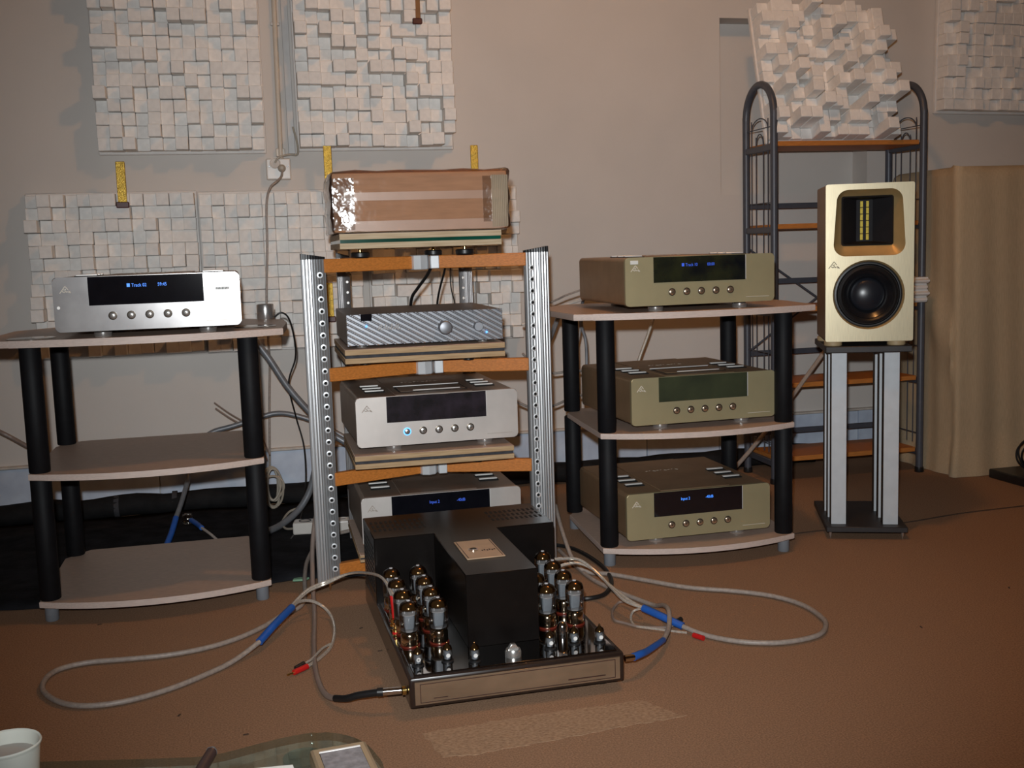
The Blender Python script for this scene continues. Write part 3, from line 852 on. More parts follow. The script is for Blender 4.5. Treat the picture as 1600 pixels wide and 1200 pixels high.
for fx in (-0.19, 0.20):
    for fy in (0.06, CD_ - 0.06):
        MB().lathe([(0.022, 0), (0.026, 0.004), (0.026, 0.018)], (fx, fy, 0), 18).obj('foot', MT['black'], A)
bh = 0.252 - ZD
MB().box((0.0, 0.325, ZD + bh / 2), (0.166, 0.39, bh), 0.002).obj('transformer_cover', MT['ampblack'], A)
rb = MB().box((0.0, 0.632, 0.138), (CW - 0.004, 0.232, 0.228), 0.002).obj('power_supply_cover', MT['ampblack'], A)
for x0 in (-0.222, 0.092):
    for r in range(3):
        g = MB()
        for k in range(11):
            g.box((x0 + 0.013 * k, 0.598 + 0.040 * r, 0.2520), (0.006, 0.022, 0.0012))
        g.obj('vent_row', MT['hole'], rb)['kind'] = 'stuff'
g = MB()
for r in range(9):
    for k in range(7):
        g.box((-CW / 2 + 0.0018, 0.545 + 0.028 * k, 0.11 + 0.014 * r), (0.0012, 0.016, 0.006))
g.obj('side_vents', MT['hole'], rb)['kind'] = 'stuff'
np_ = MB().box((-0.008, 0.325, 0.2535), (0.092, 0.158, 0.003), 0.001).obj('name_plate', MT['brass'], A)
for xx in (-0.049, 0.033):
    MB().box((xx, 0.325, 0.2553), (0.0014, 0.146, 0.0008)).obj('plate_line', MT['line'], np_)
MB().lathe([(0.012, 0), (0.012, 0.003), (0.009, 0.004), (0.008, 0.002)], (-0.024, 0.315, 0.255), 18).obj('round_badge', MT['chrome'], np_)
for k in range(6):
    MB().box((-0.004 + 0.006 * k, 0.305 + 0.004 * (k % 2), 0.2553), (0.0035, 0.008, 0.0006)).obj('plate_mark', MT['line'], np_)

# one big output tube and one small signal tube, then copies
def tube_parts():
    gl = [(0.017, 0.030), (0.0215, 0.036), (0.0220, 0.080), (0.0212, 0.091), (0.0175, 0.0985), (0.010, 0.1030), (0.0008, 0.1050)]
    me_b = MB().lathe([(0.0195, 0.0), (0.0205, 0.003), (0.0205, 0.027), (0.0185, 0.031), (0.017, 0.033)], (0, 0, 0), 24).mesh('tube_base')
    me_r = MB().lathe([(0.0220, 0.0), (0.0228, 0.001), (0.0228, 0.0032), (0.021, 0.0036)], (0, 0, 0), 24).mesh('socket_ring')
    me_g = MB().lathe(gl, (0, 0, 0), 24, cap0=False).mesh('glass_envelope', 60)
    me_p = MB().prism(rrect(-0.0125, 0.0125, -0.0085, 0.0085, 0.005, 4), 0.041, 0.071).mesh('anode_plate')
    me_m = MB()
    for z in (0.037, 0.074):
        me_m.lathe([(0.0185, z), (0.0185, z + 0.0012)], (0, 0, 0), 20)
    for dx in (-0.009, 0.009):
        me_m.cyl((dx, 0.0, 0.033), (dx, 0.0, 0.086), 0.0011, n=6)
    me_m = me_m.mesh('mica_supports')
    k = 0.985
    me_c = MB().lathe([(0.0214 * k, 0.0865), (0.0209 * k, 0.091), (0.0172 * k, 0.0983), (0.0098 * k, 0.1025), (0.0008, 0.1045)], (0, 0, 0), 24, cap0=False).mesh('getter_flash', 60)
    me_t = MB().lathe([(0.0045, 0.1045), (0.0040, 0.1062)], (0, 0, 0), 12).mesh('top_spot')
    return [('tube_base', me_b, 'tubebase'), ('socket_ring', me_r, 'redring'), ('glass_envelope', me_g, 'glass'), ('anode_plate', me_p, 'plate'), ('mica_supports', me_m, 'mica'), ('getter_flash', me_c, 'getter'), ('top_spot', me_t, 'mica')]
def small_parts():
    me_b = MB().lathe([(0.0135, 0), (0.0135, 0.003), (0.011, 0.004)], (0, 0, 0), 18).mesh('tube_base')
    me_g = MB().lathe([(0.0105, 0.003), (0.0108, 0.006), (0.0108, 0.027), (0.009, 0.034), (0.003, 0.0385), (0.0015, 0.044), (0.0004, 0.045)], (0, 0, 0), 18, cap0=False).mesh('glass_envelope', 60)
    me_p = MB().lathe([(0.0066, 0.006), (0.0066, 0.024)], (0, 0, 0), 12).mesh('anode_plate')
    me_c = MB().lathe([(0.0104, 0.028), (0.0086, 0.0338), (0.003, 0.038), (0.0012, 0.0435)], (0, 0, 0), 18, cap0=False).mesh('getter_flash', 60)
    me_w = MB().lathe([(0.0048, 0.0112), (0.0044, 0.0118), (0.0028, 0.0118), (0.0026, 0.0112)], (0.0, 0, 0.016), 14, 'y').mesh('white_mark')
    return [('tube_base', me_b, 'black'), ('glass_envelope', me_g, 'glass'), ('anode_plate', me_p, 'plate'), ('getter_flash', me_c, 'getter'), ('white_mark', me_w, 'white')]
BIG, SMALL = tube_parts(), small_parts()
def add_tube(name, parts, x, y, z=ZD + 0.001):
    e = bpy.data.objects.new(name, parts[0][1])
    if not parts[0][1].materials:
        parts[0][1].materials.append(MT[parts[0][2]])
    COL.objects.link(e)
    e.parent = A
    e.location = (x, y, z)
    for n_, me, m_ in parts[1:]:
        mobj(n_, me, MT[m_], e)
for cx in (-0.204, -0.137):
    for r in range(4):
        add_tube('output_tube', BIG, cx, 0.188 + 0.089 * r)
for cx in (0.122, 0.190):
    for r in range(4):
        add_tube('output_tube', BIG, cx, 0.202 + 0.089 * r)
for sx, sy in ((-0.207, 0.064), (-0.142, 0.068), (-0.086, 0.048), (0.088, 0.066), (0.147, 0.076), (0.203, 0.064)):
    add_tube('signal_tube', SMALL, sx, sy)
MB().lathe([(0.0125, 0), (0.0125, 0.026), (0.009, 0.034), (0.003, 0.038)], (0.135, 0.125, ZD + 0.001), 20).obj('capacitor_can', MT['chrome'], A)
kb = MB().lathe([(0.0175, 0), (0.0178, 0.012), (0.0155, 0.017)], (0.0, 0.050, ZD + 0.001), 24).obj('knob', MT['btnsilver'], A)
MB().prism([(-0.0135, ZD + 0.016), (0.0135, ZD + 0.016), (0.005, ZD + 0.029), (-0.005, ZD + 0.029)], 0.044, 0.056, 'y', 0.001).obj('knob_grip', MT['btnsilver'], kb)
for k, yy in enumerate((0.275, 0.315)):
    bp = MB().lathe([(0.008, 0), (0.008, 0.012), (0.005, 0.014), (0.005, 0.024)], (-0.243 + 0.02, yy, ZD), 14).obj('binding_post', MT['goldmetal'], A)
    MB().lathe([(0.0085, 0), (0.0085, 0.005)], (-0.243 + 0.02, yy, ZD + 0.002), 14).obj('post_collar', MT['red' if k == 0 else 'black'], bp)
MB().lathe([(0.010, -0.006), (0.010, 0.002), (0.007, 0.002)], (-CW / 2 - 0.004, 0.035, 0.047), 16, 'x').obj('input_jack', MT['goldmetal'], A)
MB().lathe([(0.007, -0.002), (0.010, -0.002), (0.010, 0.006)], (CW / 2 + 0.001, 0.045, 0.050), 16, 'x').obj('input_jack', MT['goldmetal'], A)

# ------------------------------------------------------------------ speaker and its stand
SX, SY, SR = 1.855, 3.115, -22.0
t = thing('speaker_stand', 'speaker stand with silver columns on a dark base plate', 'stand', (SX, SY, 0), SR)
MB().box((0, 0.185, 0.032), (0.252, 0.37, 0.018), 0.002).obj('base_plate', MT['standplate'], t)
MB().box((0, 0.15, 0.615), (0.262, 0.315, 0.020), 0.002).obj('top_plate', MT['standplate'], t)
for px in (-0.112, 0.112):
    for py in (0.015, 0.355):
        MB().lathe([(0.0008, 0), (0.0045, 0.014), (0.0045, 0.024)], (px, py, 0), 10).obj('spike', MT['footmetal'], t)
for px in (-0.084, 0.078):
    for k, py in enumerate((0.040, 0.130, 0.220)):
        c = MB().box((px, py + 0.018, 0.323), (0.048, 0.036, 0.564), 0.001).obj('column', MT['standdark'], t)
        MB().box((px, py - 0.0015, 0.323), (0.047, 0.003, 0.564), 0.0008).obj('column_face', MT['standsilver'], c)

S = thing('speaker', 'gold fronted bookshelf speaker with black woofer and ribbon tweeter', 'speaker', (SX, SY - 0.002, 0.625), SR)
W2, HH = 0.1325, 0.49
zb = 0.015
# cabinet, tapering slightly to the back
lp = []
for y, k, dz in ((0.016, 1.0, 0.0), (0.26, 0.985, 0.0), (0.295, 0.93, 0.014)):
    lp.append([(x * k, y, z + zb + (dz if z < 0.2 else -dz)) for x, z in rrect(-W2 + 0.001, W2 - 0.001, 0.001, HH - 0.001, 0.006)])
MB().rings(lp, cap0=False).obj('cabinet', MT['spkside'], S)
def horn_loop(x0, x1, X0_, X1_, z0, z1, r, n=8):
    # rounded trapezoid: bottom x0..x1, top X0_..X1_
    base = rrect(-1, 1, 0, 1, 0.0001, 1)
    pts = []
    for (cx, cz, a0) in ((X1_ - r, z1 - r, 0), (X0_ + r, z1 - r, 90), (x0 + r, z0 + r, 180), (x1 - r, z0 + r, 270)):
        for k in range(n + 1):
            a = rad(a0 + 90 * k / n)
            pts.append((cx + r * math.cos(a), cz + r * math.sin(a)))
    return pts
hl = horn_loop(-0.1085, 0.1065, -0.100, 0.098, zb + 0.267, zb + 0.472, 0.036)
WC = (-0.002, zb + 0.146)
wl = [(WC[0] + 0.1085 * math.cos(2 * math.pi * k / 48), WC[1] + 0.1085 * math.sin(2 * math.pi * k / 48)) for k in range(48)]
MB().plate_holes(rrect(-W2, W2, zb, zb + HH, 0.006), [hl, wl], 0.0, 0.017).obj('baffle', MT['spkgold'], S)
# flared horn mouth
def lo3(loop, y): return [(x, y, z) for x, z in loop]
h1 = horn_loop(-0.092, 0.086, -0.089, 0.084, zb + 0.290, zb + 0.460, 0.018)
h2 = horn_loop(-0.082, 0.076, -0.082, 0.076, zb + 0.299, zb + 0.453, 0.008)
MB().rings([lo3(hl, 0.0008), lo3(horn_loop(-0.105, 0.102, -0.098, 0.095, zb + 0.271, zb + 0.469, 0.033), 0.006), lo3(h1, 0.022), lo3(h2, 0.030)], cap0=False, cap1=False).obj('horn_mouth', MT['horn'], S)
h3 = horn_loop(-0.032, 0.018, -0.032, 0.018, zb + 0.312, zb + 0.442, 0.002)
tw = MB().rings([lo3(h2, 0.030), lo3(horn_loop(-0.077, 0.071, -0.077, 0.071, zb + 0.304, zb + 0.448, 0.006), 0.026), lo3(h3, 0.062), lo3(h3, 0.063)], cap0=False).obj('tweeter', MT['tweeter'], S)
for xx in (-0.0165, 0.0015):
    for k in range(6):
        z0 = zb + 0.316 + k * 0.0205
        MB().box((xx, 0.060, z0 + 0.0097), (0.0088, 0.003, 0.0188), 0.0005).obj('ribbon_segment', MT['ribbon'], tw)
# woofer
wz = WC[1]
wc = (WC[0], 0.0, wz)
MB().lathe([(0.1083, -0.001), (0.104, -0.006), (0.102, -0.016)], wc, 48, 'y', False, False).obj('woofer_ring', MT['horn'], S)
wf = MB().lathe([(0.1075, -0.012), (0.101, -0.008), (0.096, -0.0085), (0.0925, -0.012), (0.0915, -0.016)], wc, 48, 'y', False, False).obj('woofer', MT['rubber'], S)
MB().lathe([(0.0925, -0.012), (0.090, -0.006), (0.083, -0.003), (0.077, -0.006), (0.074, -0.012)], wc, 48, 'y', False, False).obj('surround', MT['rubber'], wf)
MB().lathe([(0.0918, -0.0095), (0.0910, -0.0085), (0.0902, -0.0095)], wc, 48, 'y', False, False).obj('trim_ring', MT['aludark'], wf)
MB().lathe([(0.0745, -0.012), (0.062, -0.022), (0.050, -0.034)], wc, 48, 'y', False, False).obj('cone', MT['cone'], wf)
MB().lathe([(0.053 * math.cos(a * math.pi / 20), -0.033 + 0.024 * math.sin(a * math.pi / 20)) for a in range(0, 10)] + [(0.001, -0.009)], wc, 48, 'y', False, True).obj('dust_cap', MT['dome'], wf, ang=60)
emblem(0.0165, S, MT['emblemdark'], -0.107, -0.0004, zb + 0.239, 0.0010)
for fx in (-0.105, 0.088):
    for fy in (0.035, 0.22):
        MB().lathe([(0.026, 0), (0.028, 0.002), (0.028, 0.013), (0.026, zb + 0.0005)], (fx, fy, 0), 20).obj('foot', MT['spkfoot'], S)

# ------------------------------------------------------------------ tall metal shelf unit behind the speaker
B = thing('metal_bookshelf', 'tall blue grey metal shelf unit with arched sides and orange wood shelves', 'shelf unit', (2.278, 4.095, 0))
BX, BYf, BYb = 0.322, -0.123, 0.125
LV = (1.333, 1.016, 0.690, 0.390, 0.094)
for sx in (-BX, BX):
    pts = [(sx, BYf, 0.02), (sx, BYf, 0.5), (sx, BYf, 1.0), (sx, BYf, 1.42)]
    ym, ry = (BYf + BYb) / 2, (BYb - BYf) / 2
    for k in range(9):
        a = math.pi * k / 8
        pts.append((sx, ym - ry * math.cos(a), 1.445 + 0.125 * math.sin(a)))
    pts += [(sx, BYb, 1.42), (sx, BYb, 1.0), (sx, BYb, 0.5), (sx, BYb, 0.02)]
    fr_ = MB().tube(pts, 0.0145, 12, per=4).obj('side_frame', MT['bluegrey'], B)
    for yy in (BYf, BYb):
        MB().lathe([(0.017, 0), (0.019, 0.004), (0.017, 0.022)], (sx, yy, 0), 14).obj('foot_cap', MT['black'], fr_)
    for hw_, zt in ((0.073, 1.435), (0.032, 1.375)):
        w_ = [(sx, ym - hw_, 0.12), (sx, ym - hw_, 0.7), (sx, ym - hw_, zt - 0.05)]
        for k in range(7):
            a = math.pi * k / 6
            w_.append((sx, ym - hw_ * math.cos(a), zt - 0.04 + 0.045 * math.sin(a)))
        w_ += [(sx, ym + hw_, zt - 0.05), (sx, ym + hw_, 0.7), (sx, ym + hw_, 0.12)]
        MB().tube(w_, 0.0024, 6, per=4).obj('side_wire', MT['bluegrey'], fr_)
    for z in LV:
        MB().box((sx, ym, z - 0.012), (0.016, BYb - BYf, 0.024), 0.002).obj('shelf_bracket', MT['bluegrey'], fr_)
    for z in (1.40, 1.11, 0.52, 0.16):
        MB().cyl((sx, BYf, z), (sx, BYb, z), 0.002, n=6).obj('cross_wire', MT['bluegrey'], fr_)
for z in LV:
    MB().box((0, (BYf + BYb) / 2 + 0.002, z), (2 * BX - 0.03, BYb - BYf - 0.008, 0.019), 0.0015).obj('shelf', MT['bookwood'], B)
for z in (1.103, 0.795, 0.500, 0.164):
    MB().box((0, BYb, z), (2 * BX, 0.012, 0.022), 0.002).obj('back_rail', MT['bluegrey'], B)
for z0, z1 in ((0.50, 0.94), (0.94, 0.50)):
    MB().cyl((-BX, BYb + 0.008, z0), (BX, BYb + 0.008 + (0.008 if z0 < z1 else 0), z1), 0.0045, n=8).obj('cross_brace', MT['bluegrey'], B)

rnd = random.Random(5)
for k in range(4):
    g = MB()
    o_ = 0.006 * (k % 2)
    g.prism([(-0.05, 0), (0.05, 0), (0.056 + o_, 0.007), (0.056 + o_, 0.013), (0.048, 0.019), (0.048, 0.0245), (-0.05, 0.0245)], -0.115, 0.115, 'x', 0.0008)
    o = g.obj('wall_moulding', MT['board'], None, (2.478 + 0.006 * (k % 2), 3.985 - 0.01, 0.7005 + 0.0248 * k))
    o.rotation_euler = (0, 0, math.pi)
    tag(o, ['lowest', 'second lowest', 'second highest', 'topmost'][k] + ' white moulding in the stack on the metal shelf unit', 'moulding', 'stacked white mouldings')

cable('slim wooden stick leaning against the metal shelf unit behind the stand', [(1.80, 4.10, 0.008), (1.95, 4.0, 0.23), (2.26, 3.93, 0.66)], 0.0085, MT['wood'], 'stick', 'wooden_stick')

# ------------------------------------------------------------------ covered furniture at the right
per = []
def seg(a, b, n):
    for i in range(n):
        per.append((a[0] + (b[0] - a[0]) * i / n, a[1] + (b[1] - a[1]) * i / n))
seg((2.690, 4.33), (2.672, 3.90), 22)
for k in range(7):
    a = rad(180 + 90 * k / 6)
    per.append((2.707 + 0.035 * math.cos(a), 3.885 + 0.035 * math.sin(a)))
seg((2.742, 3.85), (3.9, 3.83), 60)
seg((3.9, 3.83), (3.9, 4.33), 12)
per.append((3.9, 4.33))
nz = 34
cx_, cy_ = 3.25, 4.1
loops = []
for j in range(nz + 1):
    v = j / nz
    z = 1.215 * v
    row = []
    for i, (x, y) in enumerate(per):
        s = i * 0.02
        nrm = Vector((x - cx_, (y - cy_) * 2.2, 0)).normalized()
        fold = 0.010 * (1 - v) * math.sin(s * 23 + 0.6) + 0.006 * math.sin(s * 51 + v * 2) * (0.4 + 0.6 * (1 - v))
        if i < 24:   # slanting creases on the left side
            fold += 0.020 * max(0, math.sin(s * 9 + v * 9)) ** 3
        flare = (0.05 if 24 <= i < 90 else 0.022) * max(0, 0.12 - v) / 0.12
        top = -0.008 * max(0, v - 0.985) / 0.015
        sag = 0.012 * math.sin(s * 7) * v
        row.append((x + nrm.x * (fold + flare + top), min(4.345, y + nrm.y * (fold + flare + top)), max(0.002, z + (sag if v > 0.9 else 0) + (0.018 if 22 <= i <= 30 else 0) * v)))
    loops.append(row)
loops.append([(cx_ + (p[0] - cx_) * 0.97, cy_ + (p[1] - cy_) * 0.94, 1.228) for p in loops[-1]])
loops.append([(cx_ + (p[0] - cx_) * 0.5, cy_ + (p[1] - cy_) * 0.5, 1.225) for p in loops[-1]])
o = MB().rings(loops, cap0=False).obj('covered_furniture', MT['cloth'], None, (0, 0, 0), ang=70)
tag(o, 'tall boxy furniture under a tan cloth cover at the right wall', 'covered furniture')

o = MB().box((0, 0, 0.0175), (0.75, 0.30, 0.035), 0.004).obj('floor_plinth', MT['black'], None, (3.165, 3.645, 0.0))
o.rotation_euler = (0, 0, rad(2))
tag(o, 'low black plinth on the carpet before the tan cover', 'plinth')
pts = []
for i in range(48):
    a = i * 0.55
    pts.append((2.915 + (0.075 + 0.012 * math.sin(i * .7)) * math.cos(a), 3.66 + 0.03 * math.sin(i * 0.31), 0.105 + (0.062 + 0.006 * math.sin(i * .9)) * math.sin(a)))
cable('black cable coil lying on the low plinth at the right edge', pts, 0.004, MT['cableblack'], name='black_coil', n=6)

# ------------------------------------------------------------------ things on the left stand
t = thing('metal_canister', 'small brushed metal cylinder on the corner of the left stand', 'canister', (0.013, 3.60, 0.767))
MB().lathe([(0.0255, 0), (0.0265, 0.002), (0.0265, 0.044), (0.025, 0.047)], (0, 0, 0), 28).obj('body', MT['footmetal'], t)
MB().lathe([(0.024, 0.046), (0.020, 0.0475)], (0, 0, 0), 20).obj('lid', MT['aludark'], t)
cable('thin black cable dropping from the metal cylinder behind the left stand', [(0.040, 3.59, 0.771), (0.062, 3.585, 0.785), (0.085, 3.60, 0.765), (0.100, 3.65, 0.698), (0.104, 3.8, 0.617), (0.081, 4.0, 0.508), (0.102, 4.1, 0.376), (0.126, 4.1, 0.255), (0.123, 4.1, 0.105), (0.09, 3.9, 0.025), (0.053, 3.7, 0.016)], 0.003, MT['cableblack'], name='thin_cable', n=6)
for k, (x, y, r) in enumerate(((-0.60, 3.135, 0.062), (-0.02, 3.22, 0.060))):
    o = MB().lathe([(r, 0), (r, 0.0012), (r - 0.002, 0.0018)], (0, 0, 0), 28).obj('plastic_disc', MT['clearfilm'], None, (x, y, 0.7672))
    tag(o, ['clear plastic disc at the left end of the top shelf under the silver player', 'clear plastic disc in front of the small metal cylinder'][k], 'disc', 'clear discs on the left stand')

# ------------------------------------------------------------------ hoses and cables behind the stands
cable('grey hose slanting down between left stand and rack', [(-0.06, 4.0, 0.715), (-0.034, 4.0, 0.679), (0.017, 4.0, 0.604), (0.078, 4.0, 0.497), (0.152, 4.0, 0.399), (0.22, 4.0, 0.32), (0.34, 3.98, 0.24)], 0.012, MT['tubegrey'], 'hose', 'grey_hose', 10)
cable('shiny grey hose arching along the wall behind the left stand', [(-0.24, 4.2, 0.30), (-0.196, 4.2, 0.324), (-0.137, 4.2, 0.337), (-0.054, 4.2, 0.358), (0.029, 4.2, 0.377), (0.10, 4.19, 0.367), (0.19, 4.18, 0.33), (0.32, 4.15, 0.25)], 0.0095, MT['tubegrey'], 'hose', 'grey_hose', 10)
cable('shiny grey hose curving up from the black cloth beside the rack', [(-0.06, 3.76, 0.026), (-0.02, 3.80, 0.026), (0.03, 3.87, 0.030), (0.09, 3.92, 0.065), (0.135, 3.95, 0.128), (0.166, 4.0, 0.222), (0.20, 4.05, 0.32)], 0.012, MT['tubegrey'], 'hose', 'grey_hose', 10)
t = thing('sleeved_cable', 'thick grey cable with blue end standing behind the left stand', 'cable', (-0.348, 3.70, 0.02))
MB().tube([(0.062, 0.30, 0.30), (0.062, 0.30, 0.185), (0.045, 0.20, 0.12), (0.026, 0.12, 0.075)], 0.0085, 10).obj('jacket', MT['tubegrey'], t)
MB().tube([(0.026, 0.12, 0.075), (0.014, 0.06, 0.04), (0.0, 0.0, 0.012)], 0.0098, 10).obj('blue_sleeve', MT['blue'], t)
t = thing('sleeved_cable', 'cable with clear plug and blue sleeve on the black cloth', 'cable', (-0.307, 3.9, 0.014))
MB().lathe([(0.016, 0), (0.020, 0.01), (0.018, 0.03), (0.010, 0.034)], (0, 0, 0.055), 12, 'x').obj('plug', MT['clearfilm'], t)
MB().tube([(0.030, -0.02, 0.054), (0.05, -0.07, 0.052), (0.07, -0.13, 0.05)], 0.0085, 10).obj('blue_sleeve', MT['blue'], t)
MB().tube([(0.07, -0.13, 0.05), (0.10, -0.17, 0.035), (0.133, -0.21, 0.012), (0.16, -0.26, 0.005)], 0.0045, 8).obj('jacket', MT['cablegrey'], t)
cable('brown hose leaving the picture behind the left stand', [(-1.5, 4.362, 0.52), (-1.3, 4.34, 0.51), (-1.05, 4.25, 0.43), (-0.934, 4.2, 0.372), (-0.894, 4.2, 0.346), (-0.833, 4.18, 0.31), (-0.74, 4.2, 0.25), (-0.70, 4.22, 0.12)], 0.0085, MT['cablebrown'], 'hose', 'brown_hose')
cable('upper of two thin wires poking out beside the left stand pole', [(-0.193, 4.28, 0.421), (-0.14, 4.26, 0.38), (-0.04, 4.22, 0.31), (0.0, 4.2, 0.22)], 0.003, MT['cablebrown'], 'wire', 'thin_wire', 6)
cable('lower of two thin wires poking out beside the left stand pole', [(-0.19, 4.28, 0.399), (-0.14, 4.26, 0.362), (-0.05, 4.22, 0.30), (-0.01, 4.2, 0.2)], 0.0035, MT['cablebrown'], 'wire', 'thin_wire', 6)
for k, pts in enumerate((
    [(0.90, 3.75, 0.74), (0.994, 3.7, 0.78), (1.02, 3.64, 0.80), (1.07, 3.60, 0.82)],
    [(0.88, 3.72, 0.70), (0.993, 3.72, 0.745), (1.049, 3.72, 0.764), (1.09, 3.66, 0.785)],
    [(1.03, 3.76, 0.735), (1.012, 3.75, 0.70), (0.99, 3.74, 0.655), (0.955, 3.72, 0.60), (0.90, 3.70, 0.50)],
    [(1.41, 3.52, 0.82), (1.412, 3.66, 0.82), (1.405, 3.77, 0.76), (1.395, 3.80, 0.701), (1.364, 3.80, 0.621), (1.334, 3.80, 0.547), (1.30, 3.8, 0.44)],
    [(1.118, 3.52, 0.82), (1.118, 3.68, 0.82), (1.118, 3.78, 0.76), (1.120, 3.80, 0.68), (1.133, 3.80, 0.632), (1.136, 3.80, 0.551), (1.13, 3.8, 0.40)],
    [(1.123, 3.82, 0.735), (1.119, 3.82, 0.66), (1.105, 3.82, 0.60), (1.09, 3.82, 0.541), (1.06, 3.8, 0.42)],
    [(0.88, 3.72, 0.60), (0.94, 3.75, 0.54), (1.0, 3.76, 0.52), (1.07, 3.72, 0.53), (1.12, 3.55, 0.53)],
    [(0.84, 3.75, 0.44), (0.93, 3.78, 0.395), (1.0, 3.78, 0.40), (1.06, 3.70, 0.44), (1.10, 3.55, 0.47)])):
    cable(['upper pale wire running into the back of the top gold unit', 'lower pale wire running to the top gold unit above the shelf edge', 'grey hose bending down behind the right stand by the rack post', 'braided clear cable hanging under the top shelf of the right stand', 'grey cable hanging straight under the top shelf near the gold player', 'tan cable spreading leftward under the top shelf near the gold player', 'grey lead looping into the back of the middle gold player', 'grey lead drooping behind the rack at middle shelf height'][k],
          pts, (0.0035, 0.005, 0.0085, 0.006, 0.006, 0.005, 0.0045, 0.0045)[k], MT[('cablegrey', 'plasticwhite', 'tubegrey', 'cablesilver', 'tubegrey', 'cablebrown', 'cablegrey', 'cablegrey')[k]], name='rear_cable')
for k, pts in enumerate((
    [(0.515, 3.30, 0.945), (0.502, 3.33, 0.90), (0.480, 3.42, 0.852), (0.468, 3.48, 0.82), (0.466, 3.52, 0.77)],
    [(0.565, 3.36, 0.945), (0.562, 3.40, 0.90), (0.556, 3.46, 0.848), (0.557, 3.53, 0.80), (0.557, 3.54, 0.76)],
    [(0.580, 3.38, 0.945), (0.582, 3.41, 0.90), (0.588, 3.44, 0.848), (0.613, 3.53, 0.80), (0.62, 3.54, 0.76)])):
    cable(['thick black cable dropping behind the grey ribbed amplifier', 'middle black cable dropping behind the grey ribbed amplifier', 'thinnest black cable dropping behind the grey ribbed amplifier'][k], pts, (0.005, 0.0036, 0.0018)[k], MT['cableblack'], name='power_cable')

# power strip
t = thing('power_strip', 'white power strip on the black cloth behind the rack post', 'power strip', (0.17, 3.77, 0.014), -8)
MB().box((0, 0, 0.022), (0.21, 0.062, 0.042), 0.006, seg=2).obj('housing', MT['plasticwhite'], t)
for k in range(3):
    MB().lathe([(0.021, 0.040), (0.021, 0.0445), (0.018, 0.0445), (0.017, 0.0425)], (-0.065 + 0.065 * k, 0, 0), 20).obj('outlet', MT['felt' if k == 0 else 'trim'], t)
cable('beige lead leaving the white power strip', [(0.07, 3.79, 0.03), (0.04, 3.84, 0.02), (0.03, 3.90, 0.03), (0.06, 3.97, 0.05), (0.11, 3.98, 0.06)], 0.004, MT['beige'], name='strip_lead')
o = MB().prism([(-0.022, -0.008), (0.012, -0.014), (0.026, 0.002), (0.002, 0.012), (-0.018, 0.008)], 0, 0.006, bev=0.001).obj('paper_scrap', MT['green'], None, (0.067, 3.225, 0.012))
tag(o, 'crumpled pale green scrap at the edge of the black cloth', 'scrap')

# ------------------------------------------------------------------ speaker cables on the carpet
def rel(pts, o): return [Vector(p) - Vector(o) for p in pts]
O = (-0.05, 2.67, 0)
t = thing('speaker_cable', 'grey speaker cable looping on the carpet left of the tube amplifier', 'cable', O)
MB().tube(rel([(-0.051, 2.674, 0.03), (-0.10, 2.625, 0.014), (-0.148, 2.577, 0.0085), (-0.243, 2.492, 0.0085), (-0.334, 2.446, 0.0085), (-0.413, 2.442, 0.0085), (-0.478, 2.48, 0.0085), (-0.528, 2.562, 0.0085), (-0.536, 2.642, 0.0085), (-0.513, 2.696, 0.0085), (-0.452, 2.719, 0.0085), (-0.363, 2.713, 0.0085), (-0.273, 2.711, 0.0085), (-0.184, 2.732, 0.0085), (-0.108, 2.778, 0.0085), (-0.044, 2.847, 0.0085), (0.006, 2.925, 0.0085), (0.060, 2.993, 0.0085), (0.075, 3.10, 0.0085), (0.08, 3.22, 0.022), (0.10, 3.4, 0.03), (0.16, 3.62, 0.03), (0.3, 3.72, 0.03)], O), 0.0064, 10).obj('jacket', MT['cablegrey'], t)
MB().tube(rel([(-0.051, 2.674, 0.03), (-0.011, 2.736, 0.05), (0.033, 2.825, 0.06)], O), 0.0098, 12).obj('blue_sleeve', MT['blue'], t)
for dx in (0.0, 0.006):
    MB().tube(rel([(0.033, 2.825, 0.06 + dx), (0.077, 2.913, 0.07 + dx), (0.129, 2.939, 0.08 + dx), (0.187, 2.893, 0.115), (0.224, 2.76, 0.152), (0.252, 2.62, 0.175), (0.262 + dx, 2.52 - dx * 6, 0.158)], O), 0.0036, 8).obj('wire', MT['cablesilver'], t)
MB().tube(rel([(0.262, 2.52, 0.162), (0.264, 2.517, 0.135), (0.265, 2.516, 0.110)], O), 0.0062, 10).obj('red_plug', MT['red'], t)
MB().tube(rel([(0.268, 2.484, 0.155), (0.267, 2.480, 0.13), (0.265, 2.477, 0.110)], O), 0.0062, 10).obj('black_plug', MT['black'], t)
MB().tube(rel([(0.033, 2.825, 0.06), (0.054, 2.868, 0.06), (0.086, 2.894, 0.05), (0.116, 2.898, 0.03), (0.135, 2.861, 0.012), (0.136, 2.763, 0.006), (0.12, 2.654, 0.006), (0.089, 2.583, 0.006), (0.057, 2.525, 0.010)], O), 0.0042, 8).obj('wire', MT['cablesilver'], t)
MB().tube(rel([(0.118, 2.66, 0.010), (0.098, 2.63, 0.012), (0.080, 2.59, 0.012), (0.066, 2.56, 0.012), (0.051, 2.537, 0.013)], O), 0.0034, 8).obj('wire', MT['cablesilver'], t)
MB().tube(rel([(0.057, 2.525, 0.011), (0.025, 2.500, 0.009)], O), 0.0068, 10, smooth=False).obj('red_plug', MT['red'], t)
MB().tube(rel([(0.051, 2.540, 0.013), (0.030, 2.522, 0.010)], O), 0.006, 10, smooth=False).obj('black_plug', MT['black'], t)
MB().tube(rel([(0.025, 2.500, 0.009), (0.010, 2.489, 0.009)], O), 0.0026, 8, smooth=False).obj('plug_pin', MT['goldmetal'], t)

